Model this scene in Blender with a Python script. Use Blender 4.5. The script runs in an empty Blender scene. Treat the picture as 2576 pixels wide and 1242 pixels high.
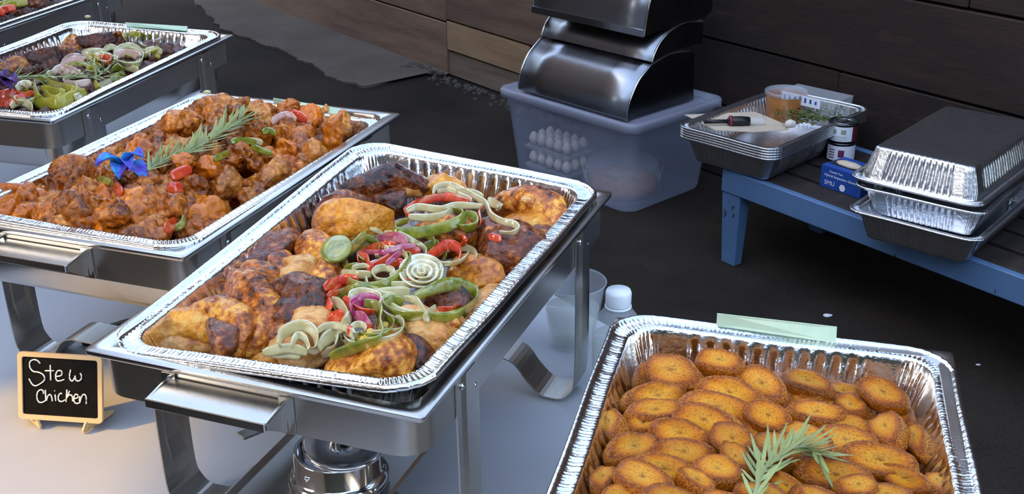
import bpy, bmesh, math, random
import numpy as np
from mathutils import Vector, Matrix, noise
from mathutils.bvhtree import BVHTree

sc = bpy.context.scene
col = sc.collection
PI = math.pi
R_ = random.Random(7)

# ------------------------------------------------------------------ camera
FPX, PITCH, ROLL, CAMH = 2955.0, 0.414, -0.008, 1.472
_r = Vector((1, 0, 0)); FWD = Vector((0, math.cos(PITCH), -math.sin(PITCH))); _u = Vector((0, math.sin(PITCH), math.cos(PITCH)))
CR = math.cos(ROLL) * _r + math.sin(ROLL) * _u
CU = -math.sin(ROLL) * _r + math.cos(ROLL) * _u
CO = Vector((0, 0, CAMH))
cam = bpy.data.cameras.new('camera'); cam.sensor_width = 36; cam.lens = 36 * FPX / 2576
cam.clip_start = .05
camo = bpy.data.objects.new('camera', cam); col.objects.link(camo)
m = Matrix.Identity(4)
for i in range(3):
    m[i][0] = CR[i]; m[i][1] = CU[i]; m[i][2] = -FWD[i]; m[i][3] = CO[i]
camo.matrix_world = m
sc.camera = camo
def ray(x, y): return FWD + CR * ((x - 1288) / FPX) + CU * ((621 - y) / FPX)
def at(x, y, z):
    d = ray(x, y); return CO + d * ((z - CAMH) / d.z)

# ------------------------------------------------------------------ world, sun, exposure
SUN_DIR = Vector((0.80, 0.25, -0.54)).normalized()
w = bpy.data.worlds.new('world'); sc.world = w; w.use_nodes = True
nt = w.node_tree; bg = nt.nodes['Background']
sky = nt.nodes.new('ShaderNodeTexSky'); sky.sky_type = 'NISHITA'; sky.sun_disc = False
sky.sun_elevation = math.asin(-SUN_DIR.z); sky.sun_rotation = math.atan2(-SUN_DIR.x, -SUN_DIR.y)
sky.air_density = 1.0; sky.dust_density = 1.5; sky.ozone_density = 1.0
hs = nt.nodes.new('ShaderNodeHueSaturation'); hs.inputs['Saturation'].default_value = .82
nt.links.new(sky.outputs[0], hs.inputs['Color']); nt.links.new(hs.outputs[0], bg.inputs[0])
bg.inputs[1].default_value = 0.44
sl = bpy.data.lights.new('sun', 'SUN'); sl.energy = 2.3; sl.color = (1.0, .52, .01); sl.angle = math.radians(1.2)
so = bpy.data.objects.new('sun', sl); col.objects.link(so)
so.rotation_euler = SUN_DIR.to_track_quat('-Z', 'Y').to_euler(); so.location = (-4, -2, 6)
sc.view_settings.view_transform = 'Standard'; sc.view_settings.look = 'None'
sc.view_settings.exposure = 1.1; sc.view_settings.gamma = 1.0
sc.view_settings.use_curve_mapping = False

# ------------------------------------------------------------------ helpers
def obj(name, me, mt=None, parent=None, **k):
    o = bpy.data.objects.new(name, me); col.objects.link(o)
    if mt is not None and me is not None:
        if len(me.materials) == 0: me.materials.append(mt)
    if parent is not None: o.parent = parent
    for a, b in k.items(): o[a] = b
    return o
def empty(name, loc, rz=0, **k):
    o = bpy.data.objects.new(name, None); col.objects.link(o); o.empty_display_size = .05
    o.location = loc; o.rotation_euler = (0, 0, rz)
    for a, b in k.items(): o[a] = b
    return o
def tag(o, label, category, group=None):
    o['label'] = label; o['category'] = category
    if group: o['group'] = group
    return o
def mesh(v, f, smooth=False, name='m'):
    me = bpy.data.meshes.new(name); me.from_pydata([tuple(p) for p in v], [], f); me.update()
    if smooth: me.polygons.foreach_set('use_smooth', [True] * len(me.polygons))
    return me
class MB:
    def __init__(s): s.v = []; s.f = []
    def add(s, v, f):
        n = len(s.v); s.v += [tuple(p) for p in v]; s.f += [tuple(i + n for i in q) for q in f]; return s
    def box(s, c, d, M=None, taper=1.0):
        x, y, z = c; a, b, h = d[0] / 2, d[1] / 2, d[2] / 2
        vs = []
        for sz in (-1, 1):
            t = taper if sz < 0 else 1
            for sx, sy in ((-1, -1), (1, -1), (1, 1), (-1, 1)): vs.append(Vector((x + sx * a * t, y + sy * b * t, z + sz * h)))
        if M is not None: vs = [M @ p for p in vs]
        return s.add(vs, [(3, 2, 1, 0), (4, 5, 6, 7), (0, 1, 5, 4), (1, 2, 6, 5), (2, 3, 7, 6), (3, 0, 4, 7)])
    def rings(s, rs, closed=True, cap0=False, cap1=False):
        n = len(rs[0]); v = []; f = []
        for r in rs: v += list(r)
        for i in range(len(rs) - 1):
            for j in range(n if closed else n - 1):
                k = (j + 1) % n
                f.append((i * n + j, i * n + k, (i + 1) * n + k, (i + 1) * n + j))
        if cap0: f.append(tuple(range(n - 1, -1, -1)))
        if cap1: f.append(tuple((len(rs) - 1) * n + j for j in range(n)))
        return s.add(v, f)
    def lathe(s, prof, n=32, c=(0, 0, 0), cap0=False, cap1=False):
        rs = [[(c[0] + r * math.cos(2 * PI * j / n), c[1] + r * math.sin(2 * PI * j / n), c[2] + z) for j in range(n)] for r, z in prof]
        return s.rings(rs, True, cap0, cap1)
    def tube(s, pts, r, n=6, cap=True):
        pts = [Vector(p) for p in pts]; rs = []
        for i, p in enumerate(pts):
            t = (pts[min(i + 1, len(pts) - 1)] - pts[max(i - 1, 0)]).normalized()
            a = t.cross(Vector((0, 0, 1)))
            if a.length < 1e-3: a = t.cross(Vector((0, 1, 0)))
            a.normalize(); b = a.cross(t)
            rr = r[i] if isinstance(r, (list, tuple)) else r
            rs.append([p + a * rr * math.cos(2 * PI * j / n) + b * rr * math.sin(2 * PI * j / n) for j in range(n)])
        return s.rings(rs, True, cap, cap)
    def done(s, smooth=False, name='m'): return mesh(s.v, s.f, smooth, name)
def bevel(o, wd, seg=2):
    b = o.modifiers.new('b', 'BEVEL'); b.width = wd; b.segments = seg; b.limit_method = 'ANGLE'; return o
def crisp(o, a=40):
    b = o.modifiers.new('e', 'EDGE_SPLIT'); b.split_angle = math.radians(a); return o
def solid(o, t, off=-1):
    b = o.modifiers.new('s', 'SOLIDIFY'); b.thickness = t; b.offset = off; return o
def catmull(P, k=6, closed=False):
    P = [Vector(p) for p in P]; n = len(P); out = []
    rng = range(n if closed else n - 1)
    for i in rng:
        if closed: a, b, c, d = P[(i - 1) % n], P[i], P[(i + 1) % n], P[(i + 2) % n]
        else: a, b, c, d = P[max(i - 1, 0)], P[i], P[i + 1], P[min(i + 2, n - 1)]
        for j in range(k):
            t = j / k
            out.append(.5 * ((2 * b) + (c - a) * t + (2 * a - 5 * b + 4 * c - d) * t * t + (3 * b - a - 3 * c + d) * t ** 3))
    if not closed: out.append(P[-1])
    return out

# ------------------------------------------------------------------ materials
def M(name, c, c2=None, scale=20, rough=.5, metal=0, bump=0, bscale=60, coat=0, sss=0, trans=0, ior=1.45, c3=None, spread=(.35, .65), rrough=None, spec=.5, obj_coord=True, rand=0, detail=5, stretch=None, alpha=1, fine=0, fscale=170, bdist=.004):
    mt = bpy.data.materials.new(name); mt.use_nodes = True
    nt = mt.node_tree; N = nt.nodes; L = nt.links; b = N['Principled BSDF']
    b.inputs['Base Color'].default_value = (*c, 1); b.inputs['Roughness'].default_value = rough; b.inputs['Metallic'].default_value = metal
    b.inputs['IOR'].default_value = ior; b.inputs['Transmission Weight'].default_value = trans; b.inputs['Coat Weight'].default_value = coat
    b.inputs['Coat Roughness'].default_value = .09; b.inputs['Specular IOR Level'].default_value = spec; b.inputs['Alpha'].default_value = alpha
    if sss: b.inputs['Subsurface Weight'].default_value = sss; b.inputs['Subsurface Radius'].default_value = (.012, .006, .003); b.inputs['Subsurface Scale'].default_value = .4
    tc = N.new('ShaderNodeTexCoord'); src = tc.outputs['Object']
    if rand:
        oi = N.new('ShaderNodeObjectInfo'); ml = N.new('ShaderNodeMath'); ml.operation = 'MULTIPLY'; ml.inputs[1].default_value = 37
        va = N.new('ShaderNodeVectorMath'); va.operation = 'ADD'; L.new(oi.outputs['Random'], ml.inputs[0]); L.new(src, va.inputs[0]); L.new(ml.outputs[0], va.inputs[1]); src = va.outputs[0]
    if stretch:
        mp = N.new('ShaderNodeMapping'); mp.inputs['Scale'].default_value = stretch; L.new(src, mp.inputs[0]); src = mp.outputs[0]
    nz = N.new('ShaderNodeTexNoise'); nz.inputs['Scale'].default_value = scale; nz.inputs['Detail'].default_value = detail; nz.inputs['Roughness'].default_value = .6
    L.new(src, nz.inputs['Vector'])
    fac = nz.outputs['Fac']
    if fine:
        nf = N.new('ShaderNodeTexNoise'); nf.inputs['Scale'].default_value = fscale; nf.inputs['Detail'].default_value = 6; L.new(src, nf.inputs['Vector'])
        fm_ = N.new('ShaderNodeMix'); fm_.data_type = 'FLOAT'; fm_.inputs[0].default_value = fine; L.new(nz.outputs['Fac'], fm_.inputs[2]); L.new(nf.outputs['Fac'], fm_.inputs[3]); fac = fm_.outputs[0]
    if c2 is not None:
        cr = N.new('ShaderNodeValToRGB'); e = cr.color_ramp.elements
        e[0].position = spread[0]; e[0].color = (*c, 1); e[1].position = spread[1]; e[1].color = (*c2, 1)
        if c3 is not None:
            n_ = e.new(min(.98, spread[1] + (spread[1] - spread[0]) * .8)); n_.color = (*c3, 1)
        L.new(fac, cr.inputs[0]); out = cr.outputs[0]
        if rand:
            hv = N.new('ShaderNodeHueSaturation'); mr = N.new('ShaderNodeMapRange'); mr.inputs[3].default_value = 1 - rand; mr.inputs[4].default_value = 1 + rand
            L.new(oi.outputs['Random'], mr.inputs[0]); L.new(mr.outputs[0], hv.inputs['Value']); L.new(out, hv.inputs['Color']); out = hv.outputs[0]
        L.new(out, b.inputs['Base Color'])
    if rrough:
        mr = N.new('ShaderNodeMapRange'); mr.inputs[1].default_value = .3; mr.inputs[2].default_value = .7; mr.inputs[3].default_value = rrough[0]; mr.inputs[4].default_value = rrough[1]
        L.new(fac, mr.inputs[0]); L.new(mr.outputs[0], b.inputs['Roughness'])
    if bump:
        n2 = N.new('ShaderNodeTexNoise'); n2.inputs['Scale'].default_value = bscale; n2.inputs['Detail'].default_value = 6; L.new(src, n2.inputs['Vector'])
        bp = N.new('ShaderNodeBump'); bp.inputs['Strength'].default_value = bump; bp.inputs['Distance'].default_value = bdist
        L.new(n2.outputs['Fac'], bp.inputs['Height']); L.new(bp.outputs[0], b.inputs['Normal']); L.new(bp.outputs[0], b.inputs['Coat Normal'])
    return mt
def Mthin(name, c, clear, rough=.25):
    """thin clear plastic: part see-through, part milky"""
    mt = bpy.data.materials.new(name); mt.use_nodes = True; nt = mt.node_tree; N = nt.nodes; L = nt.links
    b = N['Principled BSDF']; b.inputs['Base Color'].default_value = (*c, 1); b.inputs['Roughness'].default_value = rough
    t = N.new('ShaderNodeBsdfTransparent'); mx = N.new('ShaderNodeMixShader'); mx.inputs[0].default_value = clear
    L.new(b.outputs[0], mx.inputs[1]); L.new(t.outputs[0], mx.inputs[2]); L.new(mx.outputs[0], N['Material Output'].inputs[0])
    return mt
foil = M('foil', (.86, .87, .88), (.8, .81, .83), scale=40, rough=.15, metal=1, bump=.15, bscale=160, rrough=(.06, .2))
foil_dull = M('foil_dull', (.80, .81, .83), (.7, .72, .74), scale=30, rough=.28, metal=1, bump=.25, bscale=120)
steel = M('steel', (.60, .575, .53), (.54, .52, .48), scale=6, rough=.22, metal=1, bump=.02, bscale=300, rrough=(.16, .3))
steel_br = M('brushed_steel', (.52, .49, .44), (.48, .455, .41), scale=8, rough=.3, metal=1, bump=.04, bscale=200, stretch=(1, 1, 30))
chrome = M('chrome', (.72, .72, .73), rough=.1, metal=1)
darkmetal = M('dark_metal', (.16, .16, .165), (.1, .1, .1), scale=9, rough=.28, metal=1)
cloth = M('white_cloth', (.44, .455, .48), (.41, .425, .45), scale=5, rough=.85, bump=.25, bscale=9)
asphalt = M('asphalt', (.013, .0100, .0080), (.035, .0260, .0190), scale=1.6, rough=.85, bump=.9, bscale=170, spec=.2, fine=.35, fscale=120, spread=(.40, .60), c3=(.060, .046, .035), detail=9)
concrete = M('concrete', (.088, .066, .050), (.125, .096, .074), scale=3, rough=.9, bump=.4, bscale=90)
dirt = M('dirt', (.05, .042, .036), (.09, .075, .062), scale=9, rough=.95, bump=.8, bscale=90)
wood_br = M('wood_brown', (.26, .160, .105), (.155, .094, .062), scale=2.2, rough=.75, bump=.3, bscale=30, stretch=(1, 6, 8), rand=.18)  # on the left planks the stronger light is worked into this brown
wood_shade = M('wood_dark_shade', (.036, .0155, .0105), (.012, .0072, .005), scale=2.6, rough=.75, bump=.3, bscale=40, stretch=(1, 3, 4), rand=.2, c3=(.072, .032, .023), spread=(.3, .55), fine=.3, fscale=14)  # right-hand planks: shade over the wall put into the darker colour
wood_lt = M('wood_light', (.42, .27, .15), (.29, .175, .095), scale=2.5, rough=.7, bump=.2, bscale=30, stretch=(1, 5, 12))
wood_gy = M('wood_grey', (.27, .20, .14), (.17, .125, .085), scale=3, rough=.8, bump=.3, bscale=40, stretch=(1, 4, 10))
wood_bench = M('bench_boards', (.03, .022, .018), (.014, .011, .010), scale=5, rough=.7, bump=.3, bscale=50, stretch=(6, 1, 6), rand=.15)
bluepaint = M('blue_paint', (.105, .20, .36), (.085, .165, .31), scale=6, rough=.45, bump=.15, bscale=40)
chipwood = M('paint_chip', (.035, .04, .05), rough=.8)
plastic_bin = Mthin('bin_plastic', (.50, .56, .74), .72, .25)
plastic_lid = Mthin('bin_lid_plastic', (.46, .48, .58), .5, .3)
plastic_clr = Mthin('clear_plastic', (.7, .75, .8), .75, .12)
clear = Mthin('clear_cup', (.75, .8, .85), .82, .04)
water = Mthin('water', (.62, .68, .6), .62, .03)
capwhite = M('white_cap', (.78, .82, .86), rough=.35, sss=.1)
egg_m = M('egg_white', (.72, .66, .6), (.62, .56, .5), scale=12, rough=.5)
cake_m = M('cake_brown', (.42, .2, .1), (.28, .12, .06), scale=40, rough=.8, bump=.5, bscale=90)
card_m = M('green_card', (.62, .74, .5), (.5, .66, .46), scale=25, rough=.6)
frame_m = M('pale_wood', (.74, .56, .32), (.66, .48, .26), scale=8, rough=.55, stretch=(1, 6, 1))
slate = M('blackboard', (.004, .004, .004), (.007, .007, .007), scale=60, rough=.85, spec=.15)
chalk = M('chalk', (.86, .86, .83), rough=.8)
black = M('black_plastic', (.012, .012, .013), rough=.35)
redp = M('red_plastic', (.25, .02, .03), rough=.35)
paper = M('paper', (.62, .52, .38), (.5, .42, .31), scale=9, rough=.8)
white_p = M('white_print', (.75, .78, .85), rough=.6)
blue_p = M('blue_carton', (.018, .07, .34), (.015, .06, .28), scale=6, rough=.45)
maroon = M('maroon_print', (.09, .012, .02), rough=.5)
green_print = M('green_print', (.25, .36, .25), rough=.6)
purple_print = M('purple_print', (.14, .02, .09), rough=.6)
orange_sauce = M('orange_sauce', (.5, .2, .05), (.42, .16, .04), scale=20, rough=.3, coat=.3)
herb = M('herb', (.05, .075, .012), (.11, .13, .02), scale=40, rough=.6)
# food
skin_m = M('roast_skin', (.05, .009, .002), (.50, .12, .007), scale=24, rough=.25, bump=1, bscale=110, coat=.6, spec=.3, c3=(.95, .44, .055), spread=(.39, .51), rrough=(.16, .4), rand=.15, detail=8, fine=.45, fscale=150)
skin_gold = M('golden_skin', (.30, .065, .004), (.84, .30, .015), scale=20, rough=.3, bump=.8, bscale=130, coat=.6, spec=.3, c3=(.98, .56, .10), spread=(.36, .53), rrough=(.18, .4), rand=.1, detail=8, fine=.4)
skin_dark = M('charred_skin', (.014, .004, .003), (.20, .044, .008), scale=26, rough=.25, bump=1, bscale=110, coat=.6, spec=.3, c3=(.72, .28, .055), spread=(.40, .56), rrough=(.12, .36), rand=.12, detail=8, fine=.45, fscale=140)
meat_pale = M('pale_meat', (.86, .52, .19), (.70, .29, .055), scale=26, rough=.42, bump=.8, bscale=120, coat=.6, spec=.3, sss=.08, c3=(.40, .12, .03), spread=(.40, .54), stretch=(1, 2.2, 1), fine=.35, fscale=120)
stew_m = M('stew_meat', (.075, .013, .002), (.50, .125, .005), scale=30, rough=.28, bump=1, bscale=120, coat=.6, spec=.3, c3=(.84, .33, .04), spread=(.38, .54), rrough=(.16, .4), rand=.25, detail=8, fine=.45)
stew_m2 = M('stew_meat_tan', (.18, .038, .006), (.62, .21, .024), scale=34, rough=.3, bump=1, bscale=130, coat=.6, spec=.3, c3=(.92, .46, .13), spread=(.38, .55), rrough=(.18, .42), rand=.2, detail=8, fine=.5)
stew_m3 = M('stew_sauce_meat', (.26, .036, .002), (.68, .175, .004), scale=18, rough=.2, bump=.8, bscale=100, coat=.6, spec=.3, c3=(.85, .36, .05), spread=(.34, .58), rand=.2, fine=.4)
sauce_m = M('red_sauce', (.22, .022, .004), (.12, .012, .003), scale=14, rough=.08, coat=.4, bump=.15, bscale=40)
juice_m = M('pan_juice', (.16, .06, .015), (.08, .026, .008), scale=25, rough=.12, coat=.4, bump=.2, bscale=60)
goat_m = M('dark_meat', (.018, .006, .005), (.13, .036, .013), scale=26, rough=.28, bump=1, bscale=190, coat=.35, spec=.3, fine=.45, c3=(.46, .19, .075), spread=(.40, .58), rrough=(.15, .4), rand=.3, detail=8)
onion_m = M('onion', (.80, .74, .42), (.66, .58, .24), scale=70, rough=.25, coat=.5, trans=.35, sss=.1, bump=.15, bscale=120)
onionp_m = M('onion_pink', (.78, .42, .36), (.70, .52, .36), scale=40, rough=.22, coat=.5, trans=.25)
purple_m = M('red_onion', (.46, .018, .12), (.70, .30, .36), scale=50, rough=.22, coat=.5, trans=.15, spread=(.45, .7))
greenp_m = M('green_pepper', (.16, .20, .010), (.34, .34, .03), scale=70, rough=.2, coat=.6, trans=.15, spread=(.4, .6), bump=.15, bscale=90)
yellowp_m = M('yellow_green_pepper', (.33, .28, .018), (.44, .37, .04), scale=40, rough=.2, coat=.35, sss=.12, bump=.2, bscale=90)
redp_m = M('red_pepper', (.66, .03, .010), (.84, .10, .02), scale=60, rough=.18, coat=.6, trans=.12)
leaf_m = M('rosemary_leaf', (.20, .25, .06), (.40, .44, .18), scale=60, rough=.45, rand=.2, sss=.05)
stem_m = M('rosemary_stem', (.34, .38, .17), rough=.5)
petal_m = M('blue_petal', (.03, .36, .78), (.10, .05, .50), scale=38, rough=.4, sss=.1, spread=(.42, .6))
petal_dk = M('navy_petal', (.012, .012, .05), (.1, .03, .16), scale=40, rough=.4)
corn_m = M('yellow_bit', (.75, .52, .06), rough=.35)
def plantain_mat():
    mt = bpy.data.materials.new('plantain'); mt.use_nodes = True; nt = mt.node_tree; N = nt.nodes; L = nt.links; b = N['Principled BSDF']
    tc = N.new('ShaderNodeTexCoord'); oi = N.new('ShaderNodeObjectInfo')
    ml = N.new('ShaderNodeMath'); ml.operation = 'MULTIPLY'; ml.inputs[1].default_value = 41; L.new(oi.outputs['Random'], ml.inputs[0])
    va = N.new('ShaderNodeVectorMath'); va.operation = 'ADD'; L.new(tc.outputs['Object'], va.inputs[0]); L.new(ml.outputs[0], va.inputs[1])
    nz = N.new('ShaderNodeTexNoise'); nz.inputs['Scale'].default_value = 48; nz.inputs['Detail'].default_value = 3; L.new(va.outputs[0], nz.inputs['Vector'])
    nb = N.new('ShaderNodeTexNoise'); nb.inputs['Scale'].default_value = 22; nb.inputs['Detail'].default_value = 4; L.new(va.outputs[0], nb.inputs['Vector'])
    uv = N.new('ShaderNodeUVMap')   # u = radius of the slice 0..1, v = 1 on the cut face
    sp = N.new('ShaderNodeSeparateXYZ'); L.new(uv.outputs[0], sp.inputs[0])
    ad = N.new('ShaderNodeMath'); ad.operation = 'MULTIPLY_ADD'; ad.inputs[1].default_value = .44; L.new(nz.outputs['Fac'], ad.inputs[0])
    sb = N.new('ShaderNodeMath'); sb.operation = 'SUBTRACT'; sb.inputs[1].default_value = .22; L.new(sp.outputs[0], sb.inputs[0]); L.new(sb.outputs[0], ad.inputs[2])
    cr = N.new('ShaderNodeValToRGB'); e = cr.color_ramp.elements
    e[0].position = 0; e[0].color = (.26, .10, .018, 1); e[1].position = 1.0; e[1].color = (.10, .02, .004, 1)
    for p, c in ((.06, (.48, .20, .015)), (.13, (.84, .42, .04)), (.36, (.86, .39, .022)), (.58, (.78, .26, .003)), (.78, (.34, .07, .002))):
        q = e.new(p); q.color = (*c, 1)
    L.new(ad.outputs[0], cr.inputs[0])
    c2 = N.new('ShaderNodeValToRGB'); e = c2.color_ramp.elements   # the fried side
    e[0].position = .34; e[0].color = (.10, .016, .004, 1); e[1].position = .72; e[1].color = (.92, .40, .004, 1)
    q = e.new(.48); q.color = (.52, .13, .002, 1); q = e.new(.55); q.color = (.82, .28, .002, 1)
    L.new(nb.outputs['Fac'], c2.inputs[0])
    nc_ = N.new('ShaderNodeTexNoise'); nc_.inputs['Scale'].default_value = 30; nc_.inputs['Detail'].default_value = 5; L.new(va.outputs[0], nc_.inputs['Vector'])
    rm = N.new('ShaderNodeMapRange'); rm.inputs[1].default_value = .40; rm.inputs[2].default_value = .52; rm.inputs[3].default_value = .3; rm.inputs[4].default_value = 1.0; L.new(nc_.outputs['Fac'], rm.inputs[0])
    mm_ = N.new('ShaderNodeMath'); mm_.operation = 'MULTIPLY'; L.new(rm.outputs[0], mm_.inputs[0]); L.new(sp.outputs[1], mm_.inputs[1])
    mx = N.new('ShaderNodeMix'); mx.data_type = 'RGBA'; L.new(mm_.outputs[0], mx.inputs[0]); L.new(c2.outputs[0], mx.inputs[6]); L.new(cr.outputs[0], mx.inputs[7])
    hv = N.new('ShaderNodeHueSaturation'); mr = N.new('ShaderNodeMapRange'); mr.inputs[3].default_value = .78; mr.inputs[4].default_value = 1.05
    L.new(oi.outputs['Random'], mr.inputs[0]); L.new(mr.outputs[0], hv.inputs['Value']); L.new(mx.outputs[2], hv.inputs['Color']); L.new(hv.outputs[0], b.inputs['Base Color'])
    b.inputs['Roughness'].default_value = .38; b.inputs['Specular IOR Level'].default_value = .25; b.inputs['Coat Weight'].default_value = .5; b.inputs['Coat Roughness'].default_value = .13
    b.inputs['Subsurface Weight'].default_value = .06; b.inputs['Subsurface Radius'].default_value = (.01, .005, .002)
    bp = N.new('ShaderNodeBump'); bp.inputs['Strength'].default_value = .5; bp.inputs['Distance'].default_value = .004
    nx = N.new('ShaderNodeTexNoise'); nx.inputs['Scale'].default_value = 110; nx.inputs['Detail'].default_value = 5; L.new(va.outputs[0], nx.inputs['Vector'])
    L.new(nx.outputs['Fac'], bp.inputs['Height']); L.new(bp.outputs[0], b.inputs['Normal']); L.new(bp.outputs[0], b.inputs['Coat Normal'])
    return mt
plant_m = plantain_mat()

# ------------------------------------------------------------------ setting: ground, plank wall, added sun-blocking wall on the left
WA = Vector((-.296, 5.345, 0)); ang = math.radians(-52.9)
WD = Vector((math.cos(ang), math.sin(ang), 0)); WN = Vector((-math.sin(ang), math.cos(ang), 0))   # WN points away from the camera
def struct(o): o['kind'] = 'structure'; return o
g = MB(); n = 60
vs = [(-9 + 18 * i / n, -7 + 18 * j / n, 0) for j in range(n + 1) for i in range(n + 1)]
fs = [(j * (n + 1) + i, j * (n + 1) + i + 1, (j + 1) * (n + 1) + i + 1, (j + 1) * (n + 1) + i) for j in range(n) for i in range(n)]
struct(obj('floor', mesh(vs, fs), asphalt))
# wall frame: x along WD, y away, origin at WA
Mw = Matrix(((WD.x, WN.x, 0, WA.x), (WD.y, WN.y, 0, WA.y), (0, 0, 1, 0), (0, 0, 0, 1)))
wall = obj('wall_back', MB().box((0.6, .09, 1.46), (9.6, .1, 2.92)).done(), wood_shade); wall.matrix_world = Mw; struct(wall)
def plank(s0, s1, z0, z1, mt, proud=.0):
    o = obj('plank', MB().box(((s0 + s1) / 2, .02 - proud / 2, (z0 + z1) / 2), (s1 - s0 - .004, .036 + proud, z1 - z0 - .008)).done(), mt, wall)
    bevel(o, .003, 1); return o
rows_l = [0, .25, .50, .75, 1.0, 1.27, 1.54, 1.81, 2.08, 2.35, 2.62, 2.9]
rr = random.Random(3)
for i in range(len(rows_l) - 1):
    s = -4.1
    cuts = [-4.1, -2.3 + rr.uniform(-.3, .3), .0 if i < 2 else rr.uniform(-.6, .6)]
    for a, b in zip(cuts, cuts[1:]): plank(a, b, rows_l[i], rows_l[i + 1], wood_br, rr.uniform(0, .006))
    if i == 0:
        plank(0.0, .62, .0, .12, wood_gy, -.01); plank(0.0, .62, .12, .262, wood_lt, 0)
        plank(.62, 1.5, .0, .262, wood_shade); plank(1.5, 2.9, 0, .262, wood_shade, .004); plank(2.9, 5.3, 0, .262, wood_shade)
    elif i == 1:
        plank(0, .75, .262, .487, wood_br, .004); plank(.75, 2.2, .262, .487, wood_shade); plank(2.2, 5.3, .262, .487, wood_shade, .004)
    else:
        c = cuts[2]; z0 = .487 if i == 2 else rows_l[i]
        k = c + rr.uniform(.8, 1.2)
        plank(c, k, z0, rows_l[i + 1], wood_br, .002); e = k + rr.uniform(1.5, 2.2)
        plank(k, e, z0, rows_l[i + 1], wood_shade, rr.uniform(0, .006)); plank(e, 5.3, z0, rows_l[i + 1], wood_shade, rr.uniform(0, .006))
# pale concrete apron at the foot of the wall
pix = [(330, -160), (430, -60), (490, 2), (560, 72), (620, 97), (680, 118), (740, 142), (800, 172), (850, 203), (890, 213), (935, 216), (985, 203), (1035, 188), (1085, 184), (1122, 190)]
lo = [at(x, y, .006) for x, y in pix]; lo = [Vector((p.x, p.y, 0)) - WN * .035 * noise.noise(Vector((p.x * 9, p.y * 9, 3))) - WN * .015 * noise.noise(Vector((p.x * 31, p.y * 31, 8))) for p in catmull(lo, 14)]
hi = []
for p in lo:
    s = (p - WA).dot(WD); hi.append(WA + WD * s + WN * .0)
mb = MB(); mb.rings([[(p.x, p.y, 0) for p in lo], [(p.x, p.y, .012) for p in lo], [(p.x, p.y, .016) for p in hi]], closed=False)
struct(obj('trim_1', mb.done(), concrete))
# crumbs of dirt along the foot of the wall
mb = MB(); rr = random.Random(5)
for i in range(150):
    s = rr.uniform(-.25, 1.0); d_ = abs(rr.gauss(0, .04)); p = WA + WD * s - WN * (d_ + .02); r = rr.uniform(.004, .016)
    mb.lathe([(r, 0), (r * .8, r * .5), (r * .3, r * .8)], 6, (p.x, p.y, .0 if s > 0 else .012), cap1=True)
o = obj('dirt_crumbs', mb.done(True), dirt); tag(o, 'dark crumbs of dirt along the foot of the plank wall', 'dirt'); o['kind'] = 'stuff'
# unseen wall added to keep sun off the food, its gap lighting the cloth
wl = MB()
Y0, Y1, Z0, Z1 = -.95, .50, 1.75, 2.60
wl.box((-3.1, (-6 + Y0) / 2, 2.6), (.1, Y0 + 6, 5.2)); wl.box((-3.1, (Y1 + 7.4) / 2, 2.6), (.1, 7.4 - Y1, 5.2))
wl.box((-3.1, (Y0 + Y1) / 2, Z0 / 2), (.1, Y1 - Y0, Z0)); wl.box((-3.1, (Y0 + Y1) / 2, (Z1 + 5.2) / 2), (.1, Y1 - Y0, 5.2 - Z1))
struct(obj('sun_block_left', wl.done(), wood_br))
struct(obj('dark_reflection_wall', MB().box((0, -5.2, 2.1), (16, .2, 4.2)).done(), M('olive_wall', (.055, .045, .022), (.035, .032, .016), scale=1.2, rough=.9)))  # added unseen behind the camera so the steel reflects something dark
wf = MB()
for yy in (-.45, -.02): wf.box((-3.1, yy, (Z0 + Z1) / 2), (.05, .035, Z1 - Z0))
wf.box((-3.1, (Y0 + Y1) / 2, 2.22), (.05, Y1 - Y0, .04))
struct(obj('sun_gap_bars', wf.done(), wood_br))  # bars added across the gap to streak the sunlight

# ------------------------------------------------------------------ table and cloth
TZ = .735
TN = Vector((.811, .585, 0)); TD = Vector((.585, -.811, 0))
TM = Matrix(((TD.x, TN.x, 0, 0), (TD.y, TN.y, 0, 0), (0, 0, 1, 0), (0, 0, 0, 1)))
T0, T1, N0, N1 = -3.9, .55, .10, .93
tb = empty('buffet_table', (0, 0, 0)); tb.matrix_world = TM
tag(tb, 'long folding buffet table under the white cloth', 'table')
obj('table_top', MB().box(((T0 + T1) / 2, (N0 + N1) / 2, TZ - .022), (T1 - T0 - .01, N1 - N0 - .01, .03)).done(), wood_lt, tb)
for tx in (T0 + .2, (T0 + T1) / 2, T1 - .2):
    for ny in (N0 + .12, N1 - .12):
        obj('leg', MB().tube([(tx, ny, 0), (tx, ny, TZ - .036)], .014, 10).done(True), darkmetal, tb)
mb = MB(); nx, ny = 260, 64
def cz(x, y): return TZ + .0012 * noise.noise(Vector((x * 3, y * 4, 1))) + .0008 * noise.noise(Vector((x * 9, y * 2.5, 5)))
top = [[(T0 + (T1 - T0) * i / nx, N0 + (N1 - N0) * j / ny) for i in range(nx + 1)] for j in range(ny + 1)]
mb.add([(x, y, cz(x, y) - .0012) for r in top for x, y in r], [(j * (nx + 1) + i, j * (nx + 1) + i + 1, (j + 1) * (nx + 1) + i + 1, (j + 1) * (nx + 1) + i) for j in range(ny) for i in range(nx)])
ring = [(T0 + (T1 - T0) * i / nx, N0, 0, -1) for i in range(nx)] + [(T1, N0 + (N1 - N0) * j / ny, 1, 0) for j in range(ny)] + [(T1 - (T1 - T0) * i / nx, N1, 0, 1) for i in range(nx)] + [(T0, N1 - (N1 - N0) * j / ny, -1, 0) for j in range(ny)]
rs = []
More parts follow.
